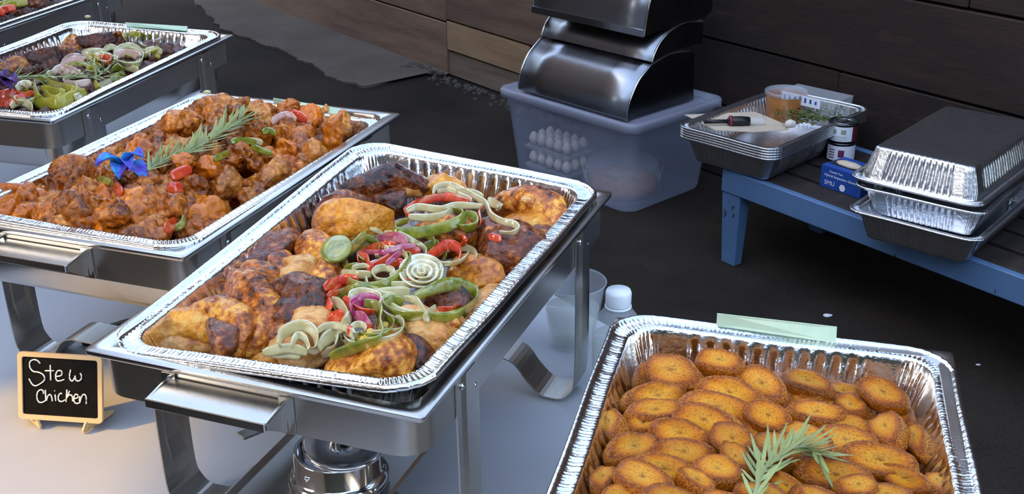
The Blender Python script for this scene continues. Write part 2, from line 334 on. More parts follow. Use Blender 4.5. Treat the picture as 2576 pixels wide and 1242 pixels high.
for k, (dz, out) in enumerate(((0, 0), (.006, .004), (.03, .008), (.15, .016), (.35, .026), (.6, .034))):
    rs.append([(x + ax * (out + .35 * out * math.sin(i * .23) + (0 if k else 0)), y + ay * (out + .35 * out * math.sin(i * .23)), TZ - .001 - dz) for i, (x, y, ax, ay) in enumerate(ring)])
mb.rings(rs)
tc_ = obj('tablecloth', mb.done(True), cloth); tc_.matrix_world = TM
tag(tc_, 'white cloth draped over the long buffet table', 'tablecloth')

# ------------------------------------------------------------------ foil pans
FL_, FW_ = .527, .327
def foil_mesh(Lh, Wh, depth, seed, rib=.0022, warp=0.0, wob=.0015):
    rc = .042; a0, b0 = Wh / 2, Lh / 2; rn = random.Random(seed)
    ns, nl, nc = 150, 250, 60
    # perimeter descriptors: (kind, t)
    segs = []
    def seg(kind, n_): return [(kind, (i + .5) / n_) for i in range(n_)]
    per = seg('b', ns) + seg('c0', nc) + seg('r', nl) + seg('c1', nc) + seg('t', ns) + seg('c2', nc) + seg('l', nl) + seg('c3', nc)
    crk = [rn.uniform(-1, 1) for _ in per]
    def pt(kind, t, ins):
        a, b = a0 - ins, b0 - ins; r = max(rc - ins * .55, .012)
        r = min(r, a * .95)
        if kind == 'b': return (-a + r + (2 * a - 2 * r) * t, -b, 0, -1, (t - .5) * 2 * (a0 - rc), a0 - rc)
        if kind == 't': return (a - r - (2 * a - 2 * r) * t, b, 0, 1, (t - .5) * 2 * (a0 - rc), a0 - rc)
        if kind == 'r': return (a, -b + r + (2 * b - 2 * r) * t, 1, 0, (t - .5) * 2 * (b0 - rc), b0 - rc)
        if kind == 'l': return (-a, b - r - (2 * b - 2 * r) * t, -1, 0, (t - .5) * 2 * (b0 - rc), b0 - rc)
        q = int(kind[1]); th = -PI / 2 + q * PI / 2 + t * PI / 2
        cx = (a - r) * (1 if q in (0, 1) else -1); cy = (b - r) * (1 if q in (1, 2) else -1)
        return (cx + r * math.cos(th), cy + r * math.sin(th), math.cos(th), math.sin(th), None, t)
    D = depth
    prof = [(.0035, -.007, 0), (.0008, -.0062, 0), (0, -.004, 0), (.0003, -.0016, 0), (.002, 0, 0), (.0042, -.0004, 0), (.0058, -.0024, 0), (.0075, -.0036, 1), (.0120, -.0040, 1), (.0165, -.0034, 1), (.0195, -.0030, 0),
            (.0215, -.0055, 0), (.0230, -.0125, .25)]
    for k in range(1, 10):
        f = k / 9; prof.append((.0230 + .018 * f, -.0125 - (D - .0245) * f, 2))
    prof += [(.0430, -D + .0045, .5), (.047, -D + .0012, .1), (.054, -D, 0), (.09, -D, 0), (.15, -D + .0006, 0)]
    rings_ = []
    for li, (ins, z, wgt) in enumerate(prof):
        rg = []
        fz = max(0, min(1, (-z - .0125) / (D - .0245)))
        env = 1 if wgt == 2 else (wgt if wgt < 1 else 0)
        if wgt == 2: env = min(1, 4 * (fz + .04)) * min(1, 5 * (1.02 - fz))
        for i, (kind, t) in enumerate(per):
            x, y, nxx, nyy, s, half = pt(kind, t, ins)
            off = 0; dz = 0
            if s is not None:
                lim = half * (.78 if half < .2 else .86)
                if env and abs(s) < lim:
                    v = math.sin(2 * PI * s / .0165); v = max(-1, min(1, v * 2.2)); off += env * rib * v
                if wgt == 1: dz += .0005 * math.sin(2 * PI * s / .0045) + .0003 * crk[i]
            else:
                k = math.sin(PI * t)
                if env: off += env * k * (.0011 * crk[i // 2] + .0016 * math.sin(t * 60 + crk[i // 6]))
                if wgt == 1: dz += .0011 * math.sin(t * PI * 24 + crk[i // 8]) * (.4 + .6 * k)
                if wgt == 0 and li < 8: off += .0005 * crk[i // 3]
            lw = wob * noise.noise(Vector((x * 9 + seed, y * 9, z * 8)))
            zz = z + dz + wob * noise.noise(Vector((x * 7, y * 7, seed * 3.1)))
            zz += warp * (x / a0) * (y / b0)
            rg.append((x + nxx * (off + lw), y + nyy * (off + lw), zz))
        rings_.append(rg)
    mb = MB(); mb.rings(rings_, True, False, True)
    return mb.done(True, 'foil_pan')
PANS = {}
def pan_matrix(FL, yaw, z, tl, sc_=1):
    u = Vector((math.cos(yaw), math.sin(yaw), tl[0])).normalized(); v = Vector((-math.sin(yaw), math.cos(yaw), tl[1])); v = (v - u * v.dot(u)).normalized(); nrm = u.cross(v)
    c = Vector((FL[0], FL[1], z)) + u * FW_ / 2 + v * FL_ / 2
    return Matrix(((u.x, v.x, nrm.x, c.x), (u.y, v.y, nrm.y, c.y), (u.z, v.z, nrm.z, c.z), (0, 0, 0, 1)))
RZ = .970
pm = {1: pan_matrix((-.381, .945), -.367, RZ, (-.005, .029)), 2: pan_matrix((-.659, 1.264), -.353, RZ, (-.02, -.011)), 3: pan_matrix((-.979, 1.726), -.28, RZ, (-.014, .006)),
      4: pan_matrix((-.024, .554), -.245, RZ - .031, (-.024, -.009)), 5: pan_matrix((-1.315, 2.205), -.28, RZ, (-.01, 0))}
yaws = {1: -.367, 2: -.353, 3: -.28, 4: -.245, 5: -.28}
plabel = {1: 'shiny foil pan filled with roast chicken', 2: 'foil pan filled with orange-brown stewed meat', 3: 'foil pan of dark meat topped with onions and yellow-green peppers', 4: 'bright foil pan filled with fried plantain slices', 5: 'foil pan with red and yellow vegetable strips, at the far end of the table'}
fmA = foil_mesh(FL_, FW_, .08, 1, warp=-.011); fmB = foil_mesh(FL_, FW_, .08, 2, warp=-.002); fmC = foil_mesh(FL_, FW_, .08, 3); fmD = foil_mesh(FL_, FW_, .08, 4)
for k, fm in ((1, fmA), (2, fmB), (3, fmC), (4, fmD), (5, fmC)):
    o = obj('foil_pan', fm, foil); o.matrix_world = pm[k]; tag(o, plabel[k], 'foil pan', 'foil pans of food on the buffet')
def L2W(k, x, y, z): return pm[k] @ Vector((x, y, z))

# ------------------------------------------------------------------ chafing dishes
def rrect(a, b, r, z, n=8, cx=0, cy=0):
    out = []
    for q in range(4):
        ccx = (a - r) * (1 if q in (0, 1) else -1); ccy = (b - r) * (1 if q in (1, 2) else -1)
        for i in range(n + 1):
            th = -PI / 2 + q * PI / 2 + i / n * PI / 2; out.append((cx + ccx + r * math.cos(th), cy + ccy + r * math.sin(th), z))
    return out
def chafer_meshes(H, CA, CB, deep):
    T = H - .0085
    wp = MB().rings([rrect(CA - .001, CB - .001, .004, T - .006), rrect(CA, CB, .005, T - .004), rrect(CA, CB, .005, T - .001), rrect(CA - .002, CB - .002, .004, T), rrect(CA - .008, CB - .008, .008, T - .0004), rrect(CA - .015, CB - .015, .022, T - .0008),
                     rrect(CA - .0165, CB - .0165, .024, T - .003), rrect(CA - .0175, CB - .0175, .025, T - .012), rrect(CA - .019, CB - .019, .028, T - deep), rrect(CA - .025, CB - .025, .028, T - deep - .008), rrect(.05, .12, .02, T - deep - .009)], cap1=True).done(True)
    a, b = CA - .006, CB - .006
    fr = MB().rings([rrect(a - .0018, b - .0018, .026, T - .0065), rrect(a, b, .028, T - .0065), rrect(a, b, .028, T - .047), rrect(a - .0018, b - .0018, .026, T - .048), rrect(a - .0018, b - .0018, .026, T - .0065)]).done(True)
    # leg strap: one bent strip that makes two legs, feet and the raised cross bar
    e = a + .002
    prof = [(e, T - .008), (e, T - .05), (e + .001, .10), (e, .03), (e - .006, .012), (e - .016, .003), (e - .03, .0015), (e - .045, .004), (e - .062, .02), (e - .075, .037), (e - .09, .044), (.05, .044)]
    prof = prof + [(-x, z) for x, z in reversed(prof)]
    P = catmull([(x, 0, z) for x, z in prof], 3)
    def strap(sg):
        rs = []
        for i, p in enumerate(P):
            t = (P[min(i + 1, len(P) - 1)] - P[max(0, i - 1)]).normalized(); nn = Vector((-t.z, 0, t.x))
            rg = []
            for yy, bu in ((-.025, 0), (-.016, .0002), (-.010, .0026), (.010, .0026), (.016, .0002), (.025, 0)): rg.append(p + Vector((0, yy, 0)) + nn * (bu if p.z > .06 else 0))
            for yy, bu in ((.025, 0), (.016, .0002), (.010, .0026), (-.010, .0026), (-.016, .0002), (-.025, 0)): rg.append(p + Vector((0, yy, 0)) + nn * ((bu if p.z > .06 else 0) - .0016))
            rs.append(rg)
        return MB().rings(rs, True, True, True).done()
    return wp, fr, strap(1)
def handle_mesh(T, CB):
    mb = MB(); hw = .060; y = -(CB - .006)
    # two tabs against the frame and a sloping grip plate
    Pl = [(-hw, y - .001, T - .014), (hw, y - .001, T - .014), (hw, y - .036, T - .017), (-hw, y - .036, T - .017)]
    mb.add(Pl + [(x, yy, z - .003) for x, yy, z in Pl], [(0, 1, 2, 3), (7, 6, 5, 4), (0, 4, 5, 1), (1, 5, 6, 2), (2, 6, 7, 3), (3, 7, 4, 0)])
    mb.box((0, y - .036, T - .0205), (2 * hw, .0025, .009))
    return mb.done()
def bracket_mesh(T, s, CB):
    hw = .060; y = -(CB - .006)
    mb = MB(); x = s * hw
    mb.box((x, y - .0015, T - .028), (.014, .002, .036))
    v = [(x, y, T - .012), (x, y - .034, T - .017), (x, y - .034, T - .024), (x, y - .004, T - .044)]
    mb.add(v + [(p[0] - s * .002, p[1], p[2]) for p in v], [(0, 1, 2, 3), (7, 6, 5, 4), (0, 4, 5, 1), (1, 5, 6, 2), (2, 6, 7, 3), (3, 7, 4, 0)])
    return mb.done()
rivet_me = MB().lathe([(.0035, 0), (.003, .0012), (.0012, .002)], 10, cap1=True).done(True)
CH = {}
def chafer(k, label, fuel=False):
    c = pm[k].translation; H = RZ - TZ + (-.036 if k == 4 else 0); CA, CB = (.163, .2645) if k == 4 else (.1695, .2725); deep = .046 if k == 1 else .075
    root = empty('chafing_dish', (c.x, c.y, TZ + .0004), yaws[k]); tag(root, label, 'chafing dish', 'chafing dishes on the buffet table')
    ck = (H, CA, deep)
    if ck not in CH: CH[ck] = chafer_meshes(H, CA, CB, deep)
    wp, fr, st = CH[ck]; T = H - .0085
    crisp(obj('water_pan', wp, steel, root)); crisp(obj('frame', fr, steel_br, root))
    for s in (-1, 1):
        lg = obj('leg_frame', st, steel_br, root); lg.location = (0, s * .17, 0)
        for sx in (-1, 1):
            for (yy, zz) in ((-.014, T - .02), (.014, T - .034)):
                rv = obj('rivet', rivet_me, chrome, lg); rv.location = (sx * (CA - .0035), yy, zz); rv.rotation_euler = (0, sx * PI / 2, 0)
    for s in (0, 1):
        h = obj('handle', handle_mesh(T, CB), steel, root); bevel(h, .0008, 1); h.location.x = -.022
        if s: h.rotation_euler = (0, 0, PI)
        for sx in (-1, 1): obj('bracket', bracket_mesh(T, sx, CB), steel, h)
    if fuel:
        tr = MB().rings([rrect(.075, .155, .006, .0475), rrect(.077, .157, .008, .053), rrect(.0745, .1545, .006, .0555), rrect(.07, .15, .006, .0495), rrect(.02, .06, .01, .0492)], cap0=True, cap1=True).done()
        t = obj('fuel_tray', tr, steel, root); t.location = (0.0, -.11, 0)
        hd = obj('tray_handle', MB().box((0, 0, 0), (.016, .07, .003)).done(), steel, t); hd.location = (-.105, .02, .052); hd.rotation_euler = (0, 0, -.5); bevel(hd, .001)
        b = empty('fuel_burner', (0, 0, 0)); b.parent = root; b.location = (.016, -.155, .0497)
        obj('cup', MB().lathe([(.047, 0), (.05, .004), (.05, .012), (.046, .016), (.043, .018), (.043, .040), (.041, .042), (.039, .040), (.039, .018), (.01, .016)], 48, cap1=True).done(True), chrome, b)
        cv = obj('cover', MB().lathe([(.0405, .045), (.041, .048), (.038, .0495), (.006, .0485), (.004, .046)], 48, cap1=True).done(True), chrome, b); cv.location = (.004, .006, .002); cv.rotation_euler = (.12, .1, 0)
        obj('knob', MB().lathe([(.004, .049), (.006, .056), (.004, .059)], 16, cap1=True).done(True), chrome, b)
        p = obj('pin', rivet_me, chrome, b); p.location = (-.01, -.0425, .03); p.rotation_euler = (PI / 2, 0, 0)
    return root
chafer(1, 'steel chafing dish holding the roast chicken pan, fuel burner showing beneath', True)
chafer(2, 'steel chafing dish holding the orange-brown stewed meat')
chafer(3, 'steel chafing dish holding the dark meat topped with yellow-green peppers')
chafer(4, 'steel chafing dish holding the pan of fried plantains')
chafer(5, 'steel chafing dish holding a pan of red and yellow strips')

# ------------------------------------------------------------------ organic shapes
_ico = {}
def ico(sub):
    if sub not in _ico:
        bm = bmesh.new(); bmesh.ops.create_icosphere(bm, subdivisions=sub, radius=1)
        _ico[sub] = ([v.co.copy() for v in bm.verts], [tuple(v.index for v in f.verts) for f in bm.faces]); bm.free()
    return _ico[sub]
def blob(balls, vox=.0035, smooth=6, amp=.003, freq=60, ridge=0, seed=0, center=None, facets=0):
    """balls: (Vector, radius or (rx,ry,rz)) joined to one skin; returns mesh about its centre and that centre"""
    mb = MB(); V, F_ = ico(2)
    for c, r in balls:
        c = Vector(c)
        rr = r if isinstance(r, tuple) else (r, r, r)
        mb.add([(c.x + p.x * rr[0], c.y + p.y * rr[1], c.z + p.z * rr[2]) for p in V], F_)
    me = mb.done(); o = bpy.data.objects.new('tmp', me); col.objects.link(o)
    m1 = o.modifiers.new('r', 'REMESH'); m1.mode = 'VOXEL'; m1.voxel_size = vox
    if smooth: m2 = o.modifiers.new('s', 'SMOOTH'); m2.iterations = smooth; m2.factor = .5
    dg = bpy.context.evaluated_depsgraph_get(); dg.update()
    out = bpy.data.meshes.new_from_object(o.evaluated_get(dg)); bpy.data.objects.remove(o); bpy.data.meshes.remove(me)
    nv = len(out.vertices); co = np.empty(nv * 3, 'f'); out.vertices.foreach_get('co', co); co = co.reshape(-1, 3)
    no = np.empty(nv * 3, 'f'); out.vertices.foreach_get('normal', no); no = no.reshape(-1, 3)
    ctr = co.mean(0) if center is None else np.array(center)
    if facets:
        rf = random.Random(seed * 7 + 1); ext = np.abs(co - ctr).max()
        for _ in range(facets):
            nn = np.array(Vector((rf.gauss(0, 1), rf.gauss(0, 1), rf.gauss(0, 1))).normalized()); pr = (co - ctr) @ nn; lim = pr.max() * rf.uniform(.5, .75)
            ov = np.maximum(pr - lim, 0); co = co - nn * (ov * .88)[:, None]
    d = np.empty(nv, 'f'); sd = Vector((seed * 1.7, seed * .9, seed * 2.3))
    for i in range(nv):
        p = Vector(co[i])
        a = noise.noise(p * freq + sd) + .5 * noise.noise(p * freq * 2.3 + sd)
        if ridge: a -= ridge * max(0, .35 - abs(noise.noise(p * freq * .8 - sd)) * 2)
        d[i] = a * amp
    co = co + no * d[:, None] - ctr
    out.vertices.foreach_set('co', co.ravel().astype('f')); out.update()
    out.polygons.foreach_set('use_smooth', [True] * len(out.polygons)); out.materials.clear()
    return out, Vector(ctr)
def P3(x, y): return (350 + x / 2.218, 340 + y / 2.218)
def P4(x, y): return (800 + x / 2.07, 400 + y / 2.07)
def P7(x, y): return (800 + x / 3.268, 560 + y / 3.268)
def P0(x, y): return (x / 3.882, y / 3.882)
def P1(x, y): return (x / 2.958, y / 2.958)
def P6(x, y): return (1360 + x / 2.118, 760 + y / 2.118)
def zrim(k, x, y):
    m_ = pm[k]; nrm = Vector((m_[0][2], m_[1][2], m_[2][2])); c = m_.translation
    return c.z - ((x - c.x) * nrm.x + (y - c.y) * nrm.y) / nrm.z
def onpan(k, q, dz):
    p = at(q[0], q[1], RZ + dz)
    for _ in range(3): p = at(q[0], q[1], zrim(k, p.x, p.y) + dz)
    return p
# ---- roast chicken: (label, material, [(pixel, height to rim, radius)...])
CHK = [
 ('golden wing tip with white meat below, in a corner of the foil pan', skin_gold, [((395, 822), -.030, .013), ((440, 812), -.026, .017), ((490, 815), -.024, .018), ((530, 828), -.028, .016)]),
 ('pale shredded meat under the golden wing tip', meat_pale, [((440, 855), -.040, .012), ((480, 858), -.040, .014), ((520, 862), -.042, .013)]),
 ('glossy brown drumstick curled beside the golden wing tip', skin_m, [((508, 790), -.03, .016), ((560, 790), -.024, .022), ((598, 820), -.022, .024), ((604, 856), -.028, .022), ((575, 872), -.038, .02)]),
 ('charred skin flap on the curled drumstick', skin_dark, [((545, 818), -.018, .012), ((562, 838), -.014, .015), ((562, 862), -.02, .014)]),
 ('glazed brown thigh with a ridge of skin, beside the curled drumstick', skin_m, [((640, 692), -.026, .018), ((690, 702), -.022, .014), ((600, 738), -.026, .028), ((640, 752), -.020, .03), ((650, 800), -.024, .03), ((640, 850), -.034, .026)]),
 ('dark lacquered breast quarter beside the lowest onion rings', skin_dark, [((690, 750), -.022, .022), ((740, 738), -.014, .024), ((792, 756), -.014, .026), ((806, 792), -.02, .02), ((720, 800), -.022, .022)]),
 ('torn brown leg meat below the dark lacquered breast quarter', skin_m, [((680, 830), -.034, .024), ((672, 862), -.04, .02), ((712, 838), -.03, .018)]),
 ('creamy breast meat under the lowest onion rings', meat_pale, [((770, 812), -.030, .026), ((800, 845), -.032, .030), ((760, 868), -.038, .028), ((720, 882), -.042, .022)]),
 ('dark drumstick lying along the foil wall', skin_dark, [((760, 600), -.022, .014), ((725, 612), -.02, .018), ((690, 630), -.02, .021), ((655, 655), -.026, .022), ((640, 676), -.03, .018)]),
 ('small brown thigh beside the pale green slice', skin_m, [((790, 628), -.022, .024), ((820, 648), -.022, .022), ((838, 690), -.028, .022), ((812, 722), -.03, .024)]),
 ('folded creamy skin lobe between brown thighs', meat_pale, [((745, 660), -.016, .014), ((770, 664), -.012, .013), ((752, 690), -.016, .017), ((735, 700), -.02, .016)]),
 ('grey-brown back piece next to the folded creamy lobe', skin_m, [((690, 680), -.03, .02), ((715, 680), -.026, .018), ((700, 660), -.03, .02)]),
 ('round golden thigh, the smoothest piece in the pan', skin_gold, [((848, 566), -.014, .030), ((890, 552), -.008, .034), ((930, 556), -.010, .032), ((870, 580), -.022, .028), ((920, 582), -.022, .026)]),
 ('dark rim of skin behind the round golden thigh', skin_dark, [((806, 580), -.03, .014), ((812, 550), -.02, .015), ((832, 522), -.008, .015), ((870, 508), .0, .014), ((910, 512), -.004, .012)]),
 ('charred wing beside the corner crimps of the pan', skin_dark, [((880, 486), -.012, .018), ((920, 468), -.004, .018), ((965, 448), .0, .018), ((1010, 446), .0, .018), ((1052, 460), -.008, .018)]),
 ('tan wing meat below the charred wing', meat_pale, [((960, 476), -.014, .013), ((1010, 474), -.012, .013), ((1048, 476), -.014, .012)]),
 ('burnt leg joint under the charred wing', skin_dark, [((935, 505), -.024, .018), ((975, 505), -.018, .019), ((1010, 512), -.02, .019), ((960, 528), -.03, .017)]),
 ('golden-yellow piece beside the ribbed end wall of the pan', skin_gold, [((1075, 475), -.02, .018), ((1105, 468), -.018, .018), ((1140, 480), -.024, .018)]),
 ('brown shoulder piece by the far rim corner', skin_m, [((1268, 520), -.026, .018), ((1310, 510), -.018, .022), ((1350, 515), -.016, .024), ((1390, 540), -.022, .026), ((1402, 570), -.03, .022)]),
 ('golden underside piece below the brown shoulder', skin_gold, [((1300, 570), -.032, .02), ((1345, 575), -.030, .022), ((1385, 592), -.036, .018)]),
 ('broad dark glazed quarter along the rim', skin_dark, [((1200, 596), -.03, .02), ((1235, 600), -.022, .024), ((1285, 610), -.018, .026), ((1330, 622), -.022, .026), ((1300, 655), -.028, .026), ((1240, 645), -.024, .026)]),
 ('charred knuckle at the far rim', skin_dark, [((1360, 600), -.03, .018), ((1385, 612), -.034, .015)]),
 ('brown back piece between red pepper strips', skin_m, [((1075, 592), -.022, .02), ((1115, 588), -.016, .022), ((1160, 592), -.02, .022), ((1120, 612), -.026, .02)]),
 ('fibrous golden-brown meat beside the onion spiral', skin_gold, [((1160, 690), -.03, .018), ((1200, 682), -.024, .02), ((1245, 700), -.026, .02), ((1215, 728), -.034, .02), ((1170, 668), -.028, .016)]),
 ('dark lump framed by the big green pepper ring', skin_dark, [((1105, 762), -.03, .016), ((1140, 752), -.022, .018), ((1165, 765), -.028, .016)]),
 ('greyish wrinkled skin along the rim', meat_pale, [((1245, 735), -.036, .016), ((1222, 770), -.038, .018), ((1195, 800), -.042, .018), ((1240, 700), -.04, .015)]),
 ('creamy torn breast meat below the big green pepper ring', meat_pale, [((1000, 845), -.024, .022), ((1040, 825), -.018, .024), ((1085, 845), -.020, .026), ((1130, 835), -.024, .024), ((1100, 872), -.03, .024), ((1165, 815), -.03, .020)]),
 ('browned skin scrap on the creamy torn breast', skin_m, [((1105, 818), -.008, .010), ((1130, 812), -.008, .011), ((1150, 820), -.014, .010)]),
 ('large glazed thigh beside the handle end of the pan', skin_m, [((870, 918), -.030, .024), ((905, 900), -.022, .026), ((945, 900), -.018, .027), ((985, 900), -.02, .026), ((940, 930), -.03, .024), ((985, 930), -.034, .022)]),
 ('ridged brown leg next to the large glazed thigh', skin_dark, [((1000, 878), -.022, .016), ((1035, 890), -.022, .018), ((1062, 908), -.03, .016)]),
 ('golden offcut in the rounded corner of the pan', skin_gold, [((1040, 938), -.042, .016), ((1075, 925), -.04, .017), ((1100, 905), -.04, .014)]),
 ('flat golden scrap at the handle end of the pan', skin_gold, [((600, 884), -.046, .014), ((640, 890), -.046, .014), ((680, 900), -.048, .014)]),
]
bv_v, bv_f = [], []
def add_bvh(me, loc):
    n_ = len(bv_v); bv_v.extend([v.co + loc for v in me.vertices]); bv_f.extend([tuple(i + n_ for i in p.vertices) for p in me.polygons])
for i, (lab, mt, sp) in enumerate(CHK):
    C = [onpan(1, q, dz) for q, dz, r in sp]; Rr = [r for q, dz, r in sp]
    balls = []
    for a in range(len(C)):
        balls.append((C[a], Rr[a]))
        if a + 1 < len(C) and (C[a] - C[a + 1]).length < .09:
            for t in (.33, .66): balls.append((C[a].lerp(C[a + 1], t), Rr[a] * (1 - t) + Rr[a + 1] * t))
    pale = mt is meat_pale
    me, c = blob(balls, .0026, 4, .0027 if not pale else .0030, 42 if not pale else 60, ridge=.9 if not pale else 1.2, seed=i, facets=2)
    o = obj('chicken_piece', me, mt); o.location = c; tag(o, lab, 'chicken')
    add_bvh(me, c)
def flat_fill(k, z, mt, name, lab, cat):
    me = MB().rings([rrect(FW_ / 2 - .034, FL_ / 2 - .034, .02, z), rrect(.05, .1, .02, z)], cap1=True).done()
    bm = bmesh.new(); bm.from_mesh(me); bmesh.ops.subdivide_edges(bm, edges=bm.edges[:], cuts=4, use_grid_fill=True); bm.to_mesh(me); bm.free()
    o = obj(name, me, mt); o.matrix_world = pm[k]; tag(o, lab, cat); return o
flat_fill(1, -.058, juice_m, 'pan_juices', 'brown cooking juices under the roast chicken', 'sauce')
flat_fill(2, -.044, sauce_m, 'stew_sauce', 'red-brown sauce pooled around the stewed meat', 'sauce')
flat_fill(3, -.056, juice_m, 'meat_juices', 'dark gravy under the meat topped with yellow-green peppers', 'sauce')
flat_fill(4, -.066, juice_m, 'frying_oil', 'thin brown oil under the fried plantain slices', 'oil')
flat_fill(5, -.05, juice_m, 'dish_gravy', 'dark gravy in the foil pan at the far end of the table', 'sauce')

# ---- stewed meat chunks
rs_ = random.Random(11)
var = []
for v in range(10):
    balls = []; p = Vector((0, 0, 0))
    for j in range(rs_.randint(3, 5)):
        r = rs_.uniform(.010, .018); balls.append((p.copy(), (r * rs_.uniform(.8, 1.4), r * rs_.uniform(.8, 1.3), r * rs_.uniform(.7, 1.1))))
        p = p + Vector((rs_.uniform(-1, 1), rs_.uniform(-1, 1), rs_.uniform(-.7, .7))).normalized() * .016
    me, c = blob(balls, .0024, 2, .0040, 95, ridge=1.4, seed=50 + v, facets=5); var.append(me)
vmat = {}
def vm(i, mt):
    if (i, mt.name) not in vmat:
        c = var[i].copy(); c.materials.append(mt); vmat[(i, mt.name)] = c
    return vmat[(i, mt.name)]
def heap2(x, y):   # height of the stew over its pan, against the rim
    X = x / .125; Y = y / .22
    h = -.020 + .022 * max(0, 1 - X * X) * (1 - .25 * Y) + .012 * Y - .014 * (X > .6) * (Y < .4)
    return h
cnt = 0
for layer in range(2):
    ys = -.215
    row = 0
    while ys < .222:
        xs = -.122 + (.016 if row % 2 else 0)
        while xs < .124:
            x = xs + rs_.uniform(-.008, .008); y = ys + rs_.uniform(-.008, .008)
            X, Y = x / .125, y / .22
            if layer == 1 or True:
                if not (X > .55 and Y < -.25 and rs_.random() < .55 and layer == 1):
                    z = heap2(x, y) - (.022 if layer == 0 else .0) + rs_.uniform(-.007, .007)
                    i = rs_.randrange(10); mt = rs_.choice((stew_m, stew_m, stew_m2, stew_m3))
                    o = obj('stew_chunk', vm(i, mt)); o.location = L2W(2, x, y, z); o.rotation_euler = (rs_.uniform(0, 6.3), rs_.uniform(0, 6.3), rs_.uniform(0, 6.3))
                    s = rs_.uniform(.85, 1.3) * (1.0 if layer else 1.1); o.scale = (s, s, s)
                    tag(o, 'chunk of stewed meat in orange-brown sauce', 'meat', 'stewed meat chunks'); cnt += 1
            xs += .037 if layer else .046
        ys += .034 if layer else .046; row += 1
# single stew pieces that stand out
def solo(name, k, mt, sp, lab, cat, seed, amp=.0035, freq=60, vox=.003, ridge=1.0):
    C = [(onpan(k, q, dz), r) for q, dz, r in sp]; balls = []
    for a in range(len(C)):
        balls.append(C[a])
        if a + 1 < len(C):
            for t in (.25, .5, .75): balls.append((C[a][0].lerp(C[a + 1][0], t), C[a][1] * (1 - t) + C[a + 1][1] * t))
    me, c = blob(balls, vox, 3, amp, freq, ridge=ridge, seed=seed, facets=3 if name != 'bone' else 0); o = obj(name, me, mt); o.location = c; tag(o, lab, cat); return o, me, c
S2 = [(stew_m, [((165, 440), .0, .024), ((195, 430), .006, .024), ((205, 455), 0, .022)], 'big smooth stewed chunk in the corner left of the blue flower'),
      (stew_m3, [((255, 490), -.012, .024), ((280, 500), -.010, .024), ((262, 520), -.016, .022)], 'orange sauce-coated chunk below the blue flower'),
      (stew_m3, [((170, 540), -.02, .02), ((205, 520), -.016, .022), ((225, 505), -.016, .014)], 'wedge of stewed meat next to the bone'),
      (stew_m, [((50, 535), -.025, .018), ((85, 545), -.025, .02), ((40, 548), -.028, .016)], 'flat stewed piece against the near rim, by the bone'),
      (stew_m2, [((365, 510), -.014, .02), ((385, 520), -.012, .021), ((425, 505), -.012, .019), ((440, 520), -.016, .018)], 'split stewed joint near the pan front'),
      (stew_m2, [((665, 445), -.012, .022), ((690, 430), -.008, .022), ((680, 460), -.016, .02)], 'tan knuckle of stewed meat at the long rim'),
      (stew_m, [((740, 360), -.01, .022), ((770, 352), -.004, .022), ((745, 385), -.012, .02)], 'dark round stewed chunk right of the pepper strips'),
      (stew_m2, [((820, 265), .012, .010), ((795, 285), .006, .012), ((800, 310), -.004, .014), ((812, 330), -.012, .016)], 'upright sliver of stewed meat at the back of the pan'),
      (stew_m2, [((520, 275), .016, .018), ((560, 262), .018, .018), ((590, 275), .012, .02)], 'ragged stewed piece heaped at the back of the pan'),
      (stew_m, [((440, 290), .02, .014), ((435, 315), .014, .018), ((470, 300), .016, .018)], 'pointed stewed piece standing over the long rim'),
      (stew_m3, [((510, 520), -.022, .016), ((530, 535), -.022, .022), ((500, 555), -.026, .02)], 'yellowish folded stewed chunk by the red sauce pool'),
      (stew_m2, [((330, 560), -.022, .022), ((350, 590), -.024, .024), ((390, 575), -.024, .022)], 'crumbly stewed chunk at the front of the pan')]
for i, (mt, sp, lab) in enumerate(S2): solo('stew_chunk', 2, mt, sp, lab, 'meat', 80 + i)
solo('bone', 2, stew_m3, [((3, 470), -.004, .006), ((45, 472), -.004, .0065), ((80, 482), -.01, .008), ((105, 498), -.016, .011)], 'thin bone sticking out of the stewed meat over the rim', 'bone', 99, .0012, 60, .002, .3)
solo('stew_chunk', 2, stew_m2, [((120, 520), -.02, .016), ((140, 505), -.016, .016), ((150, 520), -.02, .012)], 'golden knob of meat at the end of the bone', 'meat', 98)

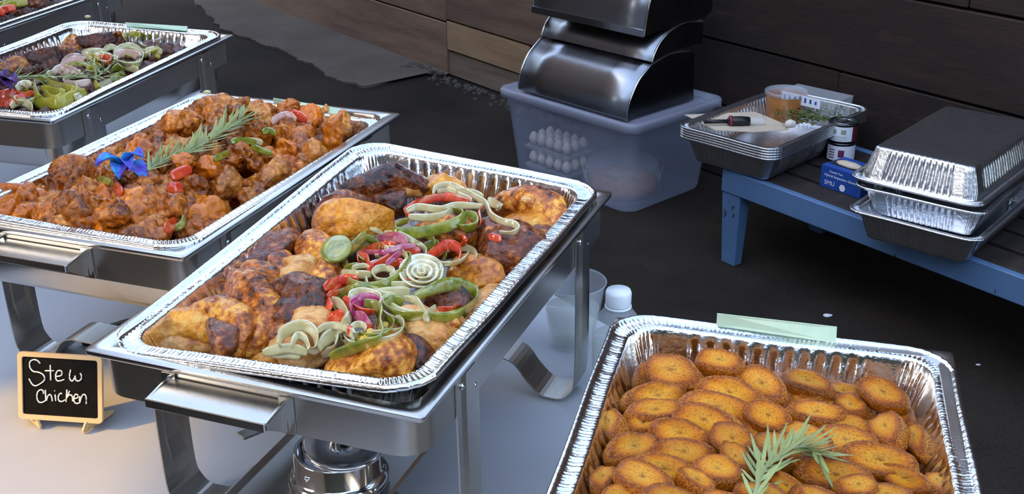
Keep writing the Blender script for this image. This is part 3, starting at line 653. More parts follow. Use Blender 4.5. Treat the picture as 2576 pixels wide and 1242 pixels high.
# ---- dark meat in the third pan and the fifth
for k, nn in ((3, 1), (5, 1)):
    ys = -.21
    while ys < .215:
        xs = -.12
        while xs < .125:
            x = xs + rs_.uniform(-.01, .01); y = ys + rs_.uniform(-.01, .01)
            o = obj('meat_piece', vm(rs_.randrange(10), goat_m)); o.location = L2W(k, x, y, -.046 + .012 * max(0, 1 - (x / .13) ** 2) + rs_.uniform(-.006, .006)); o.rotation_euler = [rs_.uniform(0, 6.3) for _ in '123']
            s = rs_.uniform(1.05, 1.5); o.scale = (s, s, s)
            if k == 3: tag(o, 'dark braised meat piece under yellow-green peppers and pink onions', 'meat', 'dark meat pieces in the third pan')
            else: tag(o, 'dark meat piece in the far end foil pan', 'meat', 'dark meat pieces in the far end pan')
            xs += .05
        ys += .05
G3 = [(goat_m, [((210, 118), -.022, .024), ((235, 108), -.016, .026), ((265, 108), -.018, .025), ((285, 115), -.024, .02)], 'thick dark braised slab at the ribbed end of the pan'),
      (skin_m, [((165, 128), -.026, .02), ((185, 115), -.022, .022), ((200, 130), -.026, .02)], 'brown crusty braised piece next to the thick dark slab'),
      (goat_m, [((75, 165), -.03, .022), ((100, 152), -.022, .022), ((130, 150), -.02, .022), ((165, 140), -.02, .018)], 'long charred braised rib along the foil wall'),
      (goat_m, [((375, 150), -.034, .02), ((405, 140), -.03, .022), ((440, 132), -.036, .018)], 'dark braised lump at the rim beyond the onions'),
      (stew_m2, [((20, 178), -.03, .02), ((45, 168), -.026, .02)], 'tan shredded braised piece against the foil wall'),
      (stew_m2, [((280, 100), -.02, .012), ((295, 92), -.008, .010), ((300, 85), 0, .006)], 'upright orange meat fibre at the ribbed end'),
      (goat_m, [((100, 268), -.04, .018), ((140, 262), -.036, .02), ((175, 262), -.04, .016)], 'dark braised end piece in the front corner of the pan')]
for i, (mt, sp, lab) in enumerate(G3):
    o, me, c = solo('meat_piece', 3, mt, sp, lab, 'meat', 120 + i, .004, 65)

# ------------------------------------------------------------------ strips and rings of vegetable
def pile_bvh(names, k):
    V, F_ = [], []; c = pm[k].translation
    for o in col.objects:
        if o.type == 'MESH' and o.name.split('.')[0] in names and (o.location - c).length < .42:
            m_ = np.array(o.matrix_basis if o.parent is None else o.matrix_basis); me = o.data; nv = len(me.vertices); a = np.empty(nv * 3, 'f'); me.vertices.foreach_get('co', a)
            a = a.reshape(-1, 3) @ m_[:3, :3].T + m_[:3, 3]; b = len(V); V.extend(a.tolist()); F_.extend([tuple(i + b for i in p.vertices) for p in me.polygons])
    return BVHTree.FromPolygons(V, F_)
BV = {1: BVHTree.FromPolygons(bv_v, bv_f), 2: pile_bvh(('stew_chunk',), 2), 3: pile_bvh(('meat_piece',), 3)}
def hitz(k, q, dflt):
    p = onpan(k, q, dflt)
    if k in BV:
        h = BV[k].ray_cast(CO, ray(*q).normalized())
        if h[0] is not None: return max(h[0].z, p.z - .05)
    return p.z
def ribbon(pts, wd, th, closed=False, tilt=0.0, taper=True):
    """strip with a rounded section, wd tall and th thick"""
    th *= .55; rs = []; n_ = len(pts)
    sec = [(-.5, -.28), (-.3, -.5), (.3, -.5), (.5, -.28), (.5, .28), (.3, .5), (-.3, .5), (-.5, .28)]
    for i, p in enumerate(pts):
        a = pts[(i - 1) % n_] if closed else pts[max(i - 1, 0)]; b = pts[(i + 1) % n_] if closed else pts[min(i + 1, n_ - 1)]
        t = (b - a).normalized(); sd = t.cross(Vector((0, 0, 1))).normalized(); up = sd.cross(t)
        ct, st_ = math.cos(tilt), math.sin(tilt); s2 = sd * ct + up * st_; u2 = up * ct - sd * st_
        k = 1
        if taper and not closed: k = min(1, .6 + 2 * min(i, n_ - 1 - i) / n_)
        rs.append([p + s2 * (x * th * k) + u2 * (z * wd * k) for x, z in sec])
    if closed: rs.append(rs[0])
    return MB().rings(rs, True, not closed, not closed).done(True)
def strip(k, pts, mt, name, lab, cat, grp, wd=.008, th=.0035, dz=0., lift=.0015, closed=False, tilt=.35, sm=8):
    if k in (1, 2, 3):
        pp = catmull([Vector((q[0], q[1], 0)) for q in (pts + [pts[0]] if closed else pts)], 4); pts = [(p.x, p.y) for p in pp]
        if closed: pts = pts[:-1]
    zs = [hitz(k, q, dz) for q in pts]
    n_ = len(zs); zs = [max(zs[max(i - 2, 0):i + 3]) for i in range(n_)]
    for _ in range(sm):
        zs = [(zs[max(i - 1, 0)] + 2 * zs[i] + zs[min(i + 1, len(zs) - 1)]) / 4 for i in range(len(zs))]
    P = [at(q[0], q[1], z + lift) for q, z in zip(pts, zs)]
    P = catmull(P, 2 if k in (1, 2, 3) else 7, closed); c = sum(P, Vector()) / len(P)
    me = ribbon([p - c for p in P], wd, th, closed, tilt)
    o = obj(name, me, mt); o.location = c; tag(o, lab, cat, grp); return o
def ell(cx, cy, rx, ry, n=12, a0=0, a1=2 * PI): return [(cx + rx * math.cos(a0 + (a1 - a0) * i / n), cy + ry * math.sin(a0 + (a1 - a0) * i / n)) for i in range(n)]
def T(fn, L_): return [fn(*q) for q in L_]
gC = 'vegetable garnish on the roast chicken'
def gp(pts, wd=.010, th=.003, lab='curved strip of green bell pepper on the roast chicken', **k): strip(1, pts, greenp_m, 'green_pepper_strip', lab, 'pepper', gC, wd, th, **k)
def rp(pts, wd=.009, th=.0035, lab='strip of red bell pepper on the roast chicken', **k): strip(1, pts, redp_m, 'red_pepper_strip', lab, 'pepper', gC, wd, th, **k)
def on(pts, wd=.0065, th=.0022, lab='strip of white onion on the roast chicken', **k): strip(1, pts, onion_m, 'onion_strip', lab, 'onion', gC, wd, th, **k)
def pu(pts, wd=.009, th=.003, lab='sliver of purple onion on the roast chicken', **k): strip(1, pts, purple_m, 'purple_onion_strip', lab, 'onion', gC, wd, th, **k)
# lower layer: onions and reds
on(T(P7, [(470, 590), (600, 575), (760, 570)]), .012); on(T(P7, [(440, 560), (520, 600), (640, 610)]), .010)
on(T(P7, [(190, 410), (300, 425), (440, 425)]), .009); on(T(P7, [(390, 450), (400, 500), (420, 540)]))
on(T(P7, ell(540, 425, 85, 55)), .008, lab='closed white onion ring crossed by a green pepper hoop', closed=True)
on(T(P7, [(260, 650), (280, 600), (350, 575), (440, 590), (500, 620), (520, 660)]), .011, .004)
on(T(P7, [(110, 630), (180, 670), (225, 740), (240, 790)]), .010); on(T(P7, [(120, 905), (180, 875), (240, 800), (270, 740)]), .010, .004)
on(T(P7, [(600, 680), (650, 725), (760, 760), (860, 768)]), .010, .004); on(T(P7, [(700, 625), (790, 635), (840, 690), (890, 780), (920, 740), (970, 690)]), .009)
on(T(P7, ell(225, 945, 68, 48)), .008, closed=True, lab='small white onion ring with red pepper showing through'); on(T(P7, ell(335, 880, 55, 45)), .007, closed=True, lab='small onion ring beside the magenta onion piece')
on(T(P7, ell(850, 410, 152, 122, 16)), .010, .0045, closed=True, lab='outer ring of the onion spiral on the chicken', tilt=1.0); on(T(P7, ell(862, 408, 108, 86, 14)), .008, .004, closed=True, lab='middle ring of the onion spiral on the chicken', tilt=1.0, lift=.005)
on(T(P7, ell(858, 405, 66, 50, 12)), .007, .004, closed=True, lab='inner ring of the onion spiral on the chicken', tilt=1.0, lift=.006); on(T(P7, ell(852, 408, 28, 20, 8)), .006, .004, closed=True, lab='core of the onion spiral on the chicken', lift=.007)
on(T(P7, [(600, 500), (700, 508), (800, 500), (900, 470), (985, 425)]), .007); on(T(P7, [(990, 320), (1040, 340), (1090, 330), (1070, 370), (1110, 380)]), .005)
on(T(P7, [(690, 90), (740, 130), (820, 170), (880, 220), (885, 280)]), .007, .004); on(T(P7, [(540, 80), (620, 90), (700, 100)]), .007)
on(T(P4, [(600, 185), (615, 145), (680, 132), (740, 155), (800, 188), (870, 230), (900, 290), (960, 325), (1020, 338), (1042, 365), (1005, 386), (945, 380)]), .008, .004, lab='long curling white onion strip reaching towards the rim')
on(T(P4, [(460, 272), (520, 250), (640, 262), (720, 242), (860, 245)]), .009, .004); on(T(P4, [(470, 300), (560, 305), (660, 292), (705, 262)]), .009, .004)
on(T(P4, [(620, 170), (680, 160), (740, 190), (800, 215)]), .008, .004); on(T(P4, [(720, 165), (800, 175), (860, 200)]), .009, .004); on(T(P4, [(880, 215), (930, 235), (950, 260)]), .012)
on(T(P3, [(780, 1170), (800, 1110), (860, 1070), (930, 1065), (980, 1110), (985, 1185), (960, 1220)]), .012, .004, lab='large onion loop standing on the creamy breast meat'); on(T(P3, [(850, 1180), (880, 1120), (920, 1130), (950, 1190)]), .008)
on(T(P3, [(690, 1215), (760, 1198), (850, 1190), (940, 1212)]), .010, .004); on(T(P3, [(1000, 1190), (1050, 1130), (1100, 1115), (1085, 1195), (1020, 1232)]), .013, .004); on(T(P3, [(740, 1225), (830, 1222), (900, 1232)]), .008)
rp(T(P7, [(50, 540), (120, 500), (200, 470), (330, 460)]), .011); rp(T(P7, [(80, 610), (160, 560), (230, 510)])); rp(T(P7, [(75, 640), (90, 680), (110, 715)]), .012)
rp(T(P7, [(200, 640), (240, 660), (270, 700)]), .012); rp(T(P7, [(90, 810), (150, 770), (215, 755)]), .012); rp(T(P7, [(600, 345), (650, 325), (705, 335)])); rp(T(P7, [(200, 965), (225, 940), (250, 935)]))
rp(T(P7, [(400, 215), (520, 190), (640, 180)])); rp(T(P7, [(360, 250), (345, 275), (395, 300), (410, 350), (440, 375), (500, 345), (580, 300), (640, 260), (720, 222), (800, 190)]), .011, lab='zigzag strip of red pepper beside the purple sliver')
rp(T(P7, [(910, 270), (980, 230), (1060, 185), (1140, 205), (1162, 265), (1145, 335)]), .013, .004, lab='arched strip of red pepper right of the onion spiral'); rp(T(P7, [(600, 260), (700, 240), (780, 235), (840, 220)]))
rp(T(P4, [(500, 300), (460, 290), (465, 268), (520, 232), (600, 205), (700, 203), (780, 222)]), .010, lab='bent red pepper strip on the topmost onions'); rp(T(P4, [(855, 252), (835, 285), (845, 340)]), .010); rp(T(P4, [(890, 400), (925, 412), (955, 410)])); rp(T(P4, [(650, 178), (720, 195), (800, 205)]), .007)
rp(T(P7, [(390, 850), (420, 870), (450, 840)])); rp(T(P7, [(240, 880), (280, 890)]))
gp(T(P7, [(790, 610), (900, 562), (1000, 522), (1100, 505), (1200, 520), (1288, 570), (1302, 630), (1260, 690), (1180, 748), (1080, 775), (960, 778), (920, 762)]), .014, .0045, lab='biggest green pepper ring, open on one side', tilt=.25)
gp(T(P7, [(930, 770), (850, 765), (740, 770), (640, 750), (575, 710), (560, 670), (620, 640), (700, 650)]), .014, .004, lab='green pepper curl joined to the biggest ring')
gp(T(P7, [(330, 345), (255, 370), (230, 430), (250, 490), (320, 522), (420, 532), (540, 512), (640, 460), (700, 400), (752, 330), (770, 270), (730, 255)]), .011, .0042, lab='long green pepper hoop left of the onion spiral')
gp(T(P7, [(150, 735), (140, 680), (190, 600), (260, 562), (380, 550), (500, 560)]), .012, .004); gp(T(P7, [(380, 660), (470, 680), (512, 740), (500, 830), (520, 920), (490, 970), (400, 1000), (280, 1040), (160, 1080), (110, 1110)]), .013, .0045, lab='S-shaped green pepper strip ending near the front rim')
gp(T(P7, [(190, 280), (215, 325), (235, 365)]), .010); gp(T(P7, [(230, 255), (310, 180), (405, 85)]), .012); gp(T(P7, [(240, 245), (340, 192), (450, 155), (560, 130)]), .012); gp(T(P7, [(870, 205), (930, 180), (1000, 170)]), .010); gp(T(P7, [(1035, 250), (1045, 300)]), .012)
gp(T(P4, [(470, 318), (420, 340), (395, 375), (440, 385), (560, 378), (660, 355), (735, 325), (765, 295), (740, 272), (690, 262)]), .013, .0042, lab='topmost green pepper loop below the topmost onions'); gp(T(P4, [(765, 280), (815, 305), (822, 345), (775, 362), (735, 350)]), .012, .0042)
pu(T(P7, [(480, 152), (560, 125), (640, 120), (700, 150), (732, 190)]), .012); pu(T(P7, [(310, 240), (420, 242), (560, 240), (680, 200), (800, 190)]), .006, lift=.008); pu(T(P7, [(290, 760), (290, 700), (340, 655), (420, 640), (500, 650)]), .016, .003, lab='bright magenta onion layer, its curved part'); pu(T(P7, [(300, 755), (370, 790), (410, 850), (440, 860)]), .012, .003); pu(T(P7, [(560, 340), (620, 290), (680, 240)]), .006, lift=.008)
rv_ = random.Random(33)
for i in range(26):
    cx = rv_.uniform(860, 1150); cy = rv_.uniform(600, 870); cx += (cy - 735) * -.35
    r0 = rv_.uniform(22, 60); a0 = rv_.uniform(0, 6.3); sw = rv_.uniform(1.2, 3.2)
    pts = [(cx + r0 * math.cos(a0 + sw * k / 5), cy + r0 * .62 * math.sin(a0 + sw * k / 5)) for k in range(6)]
    f_ = (on, on, on, gp, rp)[i % 5]; f_(pts, rv_.uniform(.005, .009), .003, lift=.0015)
# flat pale green slice
def disc(k, q, r, mt, name, lab, cat, grp, t=.004, dz=0, lift=.006, rx=.25, ry=.1):
    z = hitz(k, q, dz) + lift; p = at(q[0], q[1], z); mb = MB()
    mb.lathe([(r * .5, t * .3), (r * .9, t * .5), (r, t * .2), (r, -t * .4), (r * .9, -t * .5)], 24, cap0=False, cap1=True)
    mb.lathe([(.0001, t * .32), (r * .5, t * .3)], 24)
    o = obj(name, mb.done(True), mt); o.location = p; o.rotation_euler = (rx, ry, 0); o.scale = (1, 1.05, 1); tag(o, lab, cat, grp); return o
disc(1, P7(150, 215), .017, greenp_m, 'pepper_slice', 'pale green round slice at the edge of the pepper pile', 'pepper', gC, rx=.5, ry=-.2, lift=.010)
for q in ((550, 845), (340, 950), (375, 960), (300, 990), (410, 930), (430, 900)): disc(1, P7(*q), .0035, corn_m, 'corn_kernel', 'tiny yellow kernel among the onions on the chicken', 'corn', gC, .004, lift=.004)
disc(1, P4(1085, 212), .006, meat_pale, 'garlic_sliver', 'pale garlic sliver on the brown shoulder piece', 'garlic', None, .004, lift=.004)

# garnish of the third pan
g3 = 'vegetable garnish on the dark braised meat'
def s3(pts, mt, name, lab, cat, wd=.011, th=.0045, dz=-.014, **k): strip(3, pts, mt, name, lab, cat, g3, wd, th, dz=dz, **k)
yl = 'strip of yellow-green pepper on the dark meat'
s3(T(P0, [(330, 800), (335, 870), (360, 960), (420, 1015), (540, 1010), (640, 985), (720, 935), (840, 895)]), yellowp_m, 'yellow_pepper_strip', 'widest yellow-green pepper ring below the rosemary', 'pepper', .02, .006, -.012)
s3(T(P0, [(345, 790), (420, 772), (500, 830), (600, 855), (700, 880), (790, 885)]), yellowp_m, 'yellow_pepper_strip', yl, 'pepper', .016, .006); s3(T(P0, [(420, 900), (470, 960), (560, 980), (660, 930)]), yellowp_m, 'yellow_pepper_strip', yl, 'pepper', .018, .006)
s3(T(P0, [(400, 860), (480, 880), (560, 900), (640, 900)]), yellowp_m, 'yellow_pepper_strip', yl, 'pepper', .014, .006); s3(T(P0, [(640, 660), (740, 630), (820, 625)]), yellowp_m, 'yellow_pepper_strip', yl, 'pepper'); s3(T(P0, [(850, 690), (900, 660), (930, 720), (940, 860)]), yellowp_m, 'yellow_pepper_strip', yl, 'pepper')
s3(T(P1, [(820, 590), (890, 570), (915, 530), (880, 500), (830, 520)]), greenp_m, 'green_pepper_ring', 'green pepper loop near the pan rim', 'pepper', .016); s3(T(P1, [(880, 465), (950, 480), (1020, 480), (1050, 440)]), greenp_m, 'green_pepper_ring', 'green pepper edge below the pink onion', 'pepper', .012); s3(T(P1, [(700, 610), (720, 640), (735, 660)]), yellowp_m, 'yellow_pepper_strip', yl, 'pepper', .012)
rl = 'strip of red pepper on the dark meat'
for L_ in ([(0, 960), (80, 940), (150, 915), (230, 935), (320, 900)], [(0, 1000), (90, 1005), (180, 965), (250, 950)], [(0, 1035), (60, 1030), (110, 1000)], [(0, 920), (70, 905), (140, 885)], [(300, 920), (350, 960), (385, 1020), (400, 1040)], [(240, 930), (290, 920), (330, 930)]): s3(T(P0, L_), redp_m, 'red_pepper_strip', rl, 'pepper', .012, .004)
s3(T(P0, [(930, 585), (990, 562), (1065, 568), (1075, 605), (1030, 622)]), redp_m, 'red_pepper_ring', 'red pepper hook among the pink onions', 'pepper', .012)
pl_ = 'pink onion layer on the dark meat'
for L_ in ([(515, 705), (600, 662), (700, 685), (770, 720)], [(600, 645), (690, 560), (800, 555)], [(620, 808), (740, 825), (890, 798)], [(640, 620), (720, 580), (820, 590)]): s3(T(P0, L_), onionp_m, 'pink_onion_strip', pl_, 'onion', .013, .004)
s3(T(P1, [(850, 430), (900, 400), (980, 400), (1040, 430), (1000, 450)]), onionp_m, 'pink_onion_strip', 'large pink onion layer at the ribbed end', 'onion', .016, .005)
ol = 'pale onion strip on the dark meat'
for L_ in ([(850, 400), (900, 352), (980, 342), (1040, 380), (1062, 430), (1030, 478), (940, 482), (870, 450)], [(1080, 382), (1150, 368), (1205, 390)], [(770, 380), (820, 350), (870, 370), (840, 400)], [(620, 400), (700, 385), (780, 385)], [(700, 420), (760, 410), (830, 420)], [(930, 500), (980, 510), (1030, 525)], [(740, 640), (790, 620), (830, 600)]): s3(T(P1, L_), onion_m, 'onion_strip', ol, 'onion', .012, .004)
for L_ in ([(105, 1045), (160, 1000), (230, 1000), (300, 1045), (312, 1085)], [(160, 870), (230, 820), (310, 830)], [(800, 520), (900, 500), (1010, 505)], [(640, 830), (720, 830), (750, 880)], [(730, 960), (800, 930)]): s3(T(P0, L_), onion_m, 'onion_strip', ol, 'onion', .013, .004)
for i in range(34):
    cx = rv_.uniform(40, 400); cy = 232 - (cx - 40) * .36 + rv_.gauss(0, 16)
    r0 = rv_.uniform(10, 26); a0 = rv_.uniform(0, 6.3); sw = rv_.uniform(1.5, 3.6)
    pts = [(cx + r0 * math.cos(a0 + sw * k / 5), cy + r0 * .5 * math.sin(a0 + sw * k / 5)) for k in range(6)]
    mt_, nm_, lb_, ct_ = ((onion_m, 'onion_strip', ol, 'onion'), (yellowp_m, 'yellow_pepper_strip', yl, 'pepper'), (onionp_m, 'pink_onion_strip', pl_, 'onion'), (onion_m, 'onion_strip', ol, 'onion'))[i % 4]
    s3(pts, mt_, nm_, lb_, ct_, rv_.uniform(.007, .012), .004)
# garnish of the far pan
for i, (a, b, mt, lab) in enumerate((((0, 24), (70, 6), yellowp_m, 'yellow'), ((10, 14), (60, -4), yellowp_m, 'yellow'), ((-10, 36), (40, 20), redp_m, 'red'), ((-20, 30), (30, 6), yellowp_m, 'yellow'), ((30, 2), (90, -10), redp_m, 'red'), ((-40, 30), (10, 34), redp_m, 'red'), ((-30, 10), (20, -10), redp_m, 'red'), ((50, -20), (110, -34), yellowp_m, 'yellow'))):
    strip(5, [a, ((a[0] + b[0]) / 2, (a[1] + b[1]) / 2 - 5), b], mt, 'vegetable_strip', 'strip of %s pepper in the far end pan' % lab, 'pepper', 'pepper strips in the far end pan', .016, .006, dz=-.012)
# bits in the stew
def s2(pts, mt, name, lab, cat, wd=.009, th=.005, dz=.006, **k): strip(2, pts, mt, name, lab, cat, 'pepper bits in the stew', wd, th, dz=dz, **k)
P2 = lambda x, y: (x / 2.484, 220 + y / 2.484)
for L_, lab in (([(1070, 560), (1120, 535), (1195, 505)], 'red pepper strip near the rosemary in the stew'), ([(1050, 625), (1100, 628), (1140, 620)], 'red pepper strip below the rosemary in the stew'), ([(1035, 890), (1070, 860), (1110, 835)], 'red pepper scrap beside the green curl in the stew'), ([(715, 620), (740, 640), (760, 665)], 'small red pepper scrap below the blue flower'), ([(1815, 160), (1860, 175), (1915, 205)], 'bright red pepper piece at the back of the stew')):
    s2(T(P2, L_), redp_m, 'red_pepper_strip', lab, 'pepper', .014, .006, dz=.012 if lab.startswith('bright') else .008)
for L_, lab in (([(1080, 885), (1130, 860), (1150, 820), (1130, 800)], 'green pepper curl at the front of the stew'), ([(1640, 280), (1680, 268), (1720, 290)], 'green pepper scrap right of the rosemary in the stew'), ([(1440, 340), (1510, 330), (1600, 345)], 'olive pepper strip beside the rosemary tip'), ([(1570, 370), (1640, 395), (1700, 415)], 'long olive pepper strip in the stew'), ([(610, 565), (650, 580), (690, 592)], 'thin pale green stalk left of the blue flower'), ([(1340, 450), (1390, 425), (1430, 405)], 'green stalk near the middle of the stew')):
    s2(T(P2, L_), greenp_m, 'green_pepper_strip', lab, 'pepper', .009, .005)
s2(T(P2, [(1700, 220), (1740, 185), (1800, 170), (1850, 200)]), onionp_m, 'onion_strip', 'translucent onion arc at the back of the stew', 'onion', .010, .004, dz=.012); s2(T(P2, [(1530, 330), (1600, 335), (1640, 350)]), onion_m, 'onion_strip', 'pale onion strip by the olive pepper', 'onion')

# ------------------------------------------------------------------ rosemary sprigs and flowers
lv = []; lf = []
for i in range(7):
    t = i / 6; wv = .00125 * math.sin(PI * min(.98, .12 + .86 * t)) ** .6; yy = t; zz = .10 * t * t
    lv += [(-wv / .03, yy, zz + .012), (0, yy, zz), (wv / .03, yy, zz + .012)]
for i in range(6): lf += [(i * 3, i * 3 + 1, i * 3 + 4, i * 3 + 3), (i * 3 + 1, i * 3 + 2, i * 3 + 5, i * 3 + 4)]
leaf_me = mesh(lv, lf, True); leaf_me.materials.append(leaf_m)
def sprig(k, pix, dz, lab, nl, ll, seed, lift=.006):
    rn = random.Random(seed); zs = [hitz(k, q, dz[i]) for i, q in enumerate(pix)]
    zs = [max(zs[max(i - 1, 0)], zs[i], zs[min(i + 1, len(zs) - 1)]) for i in range(len(zs))]
    for _ in range(2): zs = [(zs[max(i - 1, 0)] + 2 * zs[i] + zs[min(i + 1, len(zs) - 1)]) / 4 for i in range(len(zs))]
    P = [at(q[0], q[1], z + lift) for q, z in zip(pix, zs)]; P = catmull(P, 8); root = empty('rosemary_sprig', P[0]); tag(root, lab, 'rosemary')
    obj('stem', MB().tube([p - P[0] for p in P], [.0022 - .0012 * i / len(P) for i in range(len(P))], 6).done(True), stem_m, root)
    for j in range(nl):
        f = (j + .3) / nl; i = min(len(P) - 2, int(f * (len(P) - 1))); p = P[i].lerp(P[i + 1], f * (len(P) - 1) - i); t = (P[i + 1] - P[i]).normalized()
        th = j * 2.4 + rn.uniform(-.4, .4); sd = t.cross(Vector((0, 0, 1))).normalized(); up = sd.cross(t)
        rad = sd * math.cos(th) * 1.0 + up * max(-.15, math.sin(th)) * .8
        d = (t * rn.uniform(.75, 1.25) + rad.normalized() * rn.uniform(.55, .8)).normalized()
        x = d.cross(up if abs(d.dot(up)) < .9 else sd).normalized(); z = x.cross(d)
        L = ll * rn.uniform(.65, 1.15) * (1 - .25 * abs(f - .5))
        o = obj('leaf', leaf_me, None, root)
        mm = Matrix(((x.x, d.x, z.x, 0), (x.y, d.y, z.y, 0), (x.z, d.z, z.z, 0), (0, 0, 0, 1)))
        o.matrix_local = Matrix.Translation(p - P[0]) @ mm @ Matrix.Diagonal((.03 * ll / .028, L, .03, 1))
    return root
def flower(k, q, dz, mt, lab, petals, r):
    z_ = hitz(k, q, dz) + .008; c = at(q[0], q[1], z_); dz = z_ - zrim(k, c.x, c.y); root = empty('orchid_flower', c); tag(root, lab, 'flower')
    for (tip, wd, rise) in petals:
        e = onpan(k, tip, dz + rise) - c; L = e.length; d = e.normalized(); sd = d.cross(Vector((0, 0, 1))).normalized(); up = sd.cross(d); rs = []
        for i in range(9):
            t = i / 8; wv = wd * (math.sin(PI * min(1, t * .94 + .04)) ** .7); mid = d * (L * t) + Vector((0, 0, .012 * math.sin(PI * t)))
            rs.append([mid + sd * (wv * s) + up * (.006 * (s * s)) for s in (-1, -.5, 0, .5, 1)])
        o = obj('petal', MB().rings(rs, closed=False).done(True), mt, root); solid(o, .0008)
    cm, cc = blob([(Vector((0, 0, .004)), .006), (Vector((.004, -.004, .006)), .005)], .0015, 2, .0004, 200)
    obj('flower_heart', cm, mt, root).location = cc
# ------------------------------------------------------------------ fried plantain slices
def plantain_mesh(seed):
    rn = random.Random(seed); a = .5; b = .5; n_ = 26; rs = []; uv = []
    prof = [(.0, .46, 1), (.25, .47, 1), (.55, .49, 1), (.82, .50, 1), (.93, .47, .6), (1.0, .28, .0), (1.02, .0, 0), (.98, -.3, 0), (.88, -.47, 0), (.6, -.5, .6), (.3, -.49, .6), (0., -.47, .6)]
    bend = rn.uniform(-.16, .16); me_v = []; me_uv = []; sk = rn.uniform(-.25, .25); pt_ = rn.uniform(.0, .35)
    for r, z, fc in prof:
        for j in range(n_):
            th = 2 * PI * j / n_; wob = 1 + .12 * noise.noise(Vector((math.cos(th) * 1.6, math.sin(th) * 1.6, seed * 3.3)))
            ex = math.cos(th); x = a * r * wob * ex; y = b * r * wob * math.sin(th) * (1 - pt_ * max(0, ex))
            dimple = -.10 * math.exp(-(r / .35) ** 2) if z > 0 else 0
            zz = z * (1 - .35 * x * x * 4) + dimple + .14 * noise.noise(Vector((x * 4, y * 4, z + seed * 1.7)))
            me_v.append((x + sk * z * .35, y, zz + bend * 4 * x * x)); me_uv.append((min(r, 1), fc))
    f = []
    for i in range(len(prof) - 1):
        for j in range(n_):
            k = (j + 1) % n_; f.append((i * n_ + k, i * n_ + j, (i + 1) * n_ + j, (i + 1) * n_ + k))
    f.reverse()
    me = mesh(me_v, [tuple(reversed(q)) for q in f], True, 'plantain'); ul = me.uv_layers.new(name='UVMap')
    for l in me.loops: ul.data[l.index].uv = me_uv[l.vertex_index]
    bm = bmesh.new(); bm.from_mesh(me); bmesh.ops.remove_doubles(bm, verts=bm.verts, dist=1e-5); bmesh.ops.recalc_face_normals(bm, faces=bm.faces); bm.to_mesh(me); bm.free()
    me.polygons.foreach_set('use_smooth', [True] * len(me.polygons)); me.materials.append(plant_m); return me
pvar = [plantain_mesh(i) for i in range(8)]
rp_ = random.Random(21); PL = 'plantain slices in the foil pan'
def slice_(pos, ax, nrm, L, W, th, lab='fried plantain slice, golden with browned edges', v=None):
    x = ax.normalized(); z = (nrm - x * nrm.dot(x)).normalized(); y = z.cross(x)
    o = obj('plantain_slice', pvar[rp_.randrange(8) if v is None else v]); o.matrix_world = Matrix(((x.x * L, y.x * W, z.x * th, pos.x), (x.y * L, y.y * W, z.y * th, pos.y), (x.z * L, y.z * W, z.z * th, pos.z), (0, 0, 0, 1)))
    tag(o, lab, 'plantain', PL); return o
PLN = [(960, 335, 130, 70, 8, .5, -.002), (715, 390, 165, 95, 18, .55, -.010), (560, 400, 80, 70, -40, .3, -.022), (1180, 460, 170, 95, 32, .55, -.012), (1420, 450, 150, 60, 15, .35, -.022), (1430, 535, 105, 75, 15, .2, -.036), (1600, 505, 90, 55, 5, .4, -.036),
 (1650, 575, 100, 75, 20, .3, -.034), (1830, 500, 158, 80, 24, .75, -.016), (1858, 692, 140, 100, 62, .6, -.014), (2022, 760, 130, 65, 72, .9, -.022), (1460, 615, 155, 70, 8, .4, -.016), (1655, 700, 110, 85, 20, .2, -.022), (1000, 495, 190, 65, 14, .8, -.010), (600, 515, 180, 75, -8, .6, -.018),
 (930, 580, 195, 85, 10, .5, -.006), (1215, 620, 125, 85, 18, .75, .002), (600, 605, 155, 65, -4, .6, -.012), (895, 640, 185, 48, 18, .95, .004), (400, 680, 125, 70, 78, .9, -.018), (540, 670, 80, 55, 0, .3, -.018), (740, 705, 172, 62, 13, .8, -.004), (480, 800, 150, 90, -14, .45, -.014),
 (770, 812, 168, 75, 5, .7, .0), (1030, 745, 135, 95, 28, .55, .002), (1045, 860, 125, 58, 46, .7, .002), (1410, 755, 180, 85, 24, .45, -.004), (1270, 815, 180, 90, 14, .45, .0), (1790, 855, 205, 62, 10, .7, -.010), (940, 920, 132, 85, 8, .6, .010), (650, 905, 165, 85, 8, .45, .0), (560, 970, 175, 95, 24, .5, .004), (340, 970, 115, 70, -62, .6, -.012),
 (1560, 935, 195, 80, 8, .5, -.002), (1945, 940, 142, 52, 24, .8, -.014), (1685, 1005, 125, 65, 0, .6, .0), (2115, 1000, 75, 50, -70, .6, -.026), (1330, 990, 125, 55, 30, .7, .004), (825, 990, 125, 60, 34, .4, .006), (1180, 1060, 150, 70, 10, .5, .006), (1480, 1080, 160, 75, 15, .5, .002), (700, 1080, 160, 80, 15, .5, .004), (400, 1090, 140, 80, -30, .5, -.006), (980, 1110, 150, 80, 20, .5, .008), (1850, 1060, 150, 75, 5, .5, -.006), (1720, 780, 80, 60, 40, .3, -.03), (1930, 620, 70, 50, 50, .4, -.035)]
PLAB = {0: 'brown-backed plantain slice leaning on the ribbed end wall of its pan', 8: 'plantain slice with its pale cut face tilted up by the rounded rim corner', 9: 'broad plantain slice propped face-out along the long foil wall', 10: 'plantain slice wedged on edge against the long foil wall', 12: 'darkest caramelised plantain lump in the heap', 16: 'short thick plantain slice just beyond the rosemary tip', 19: 'teardrop plantain slice standing upright against the side foil wall', 26: 'long plantain slice directly beyond the rosemary sprig', 27: 'plantain slice lying under the rosemary sprig', 29: 'plantain slice with a pale cut face beside the rosemary stem'}
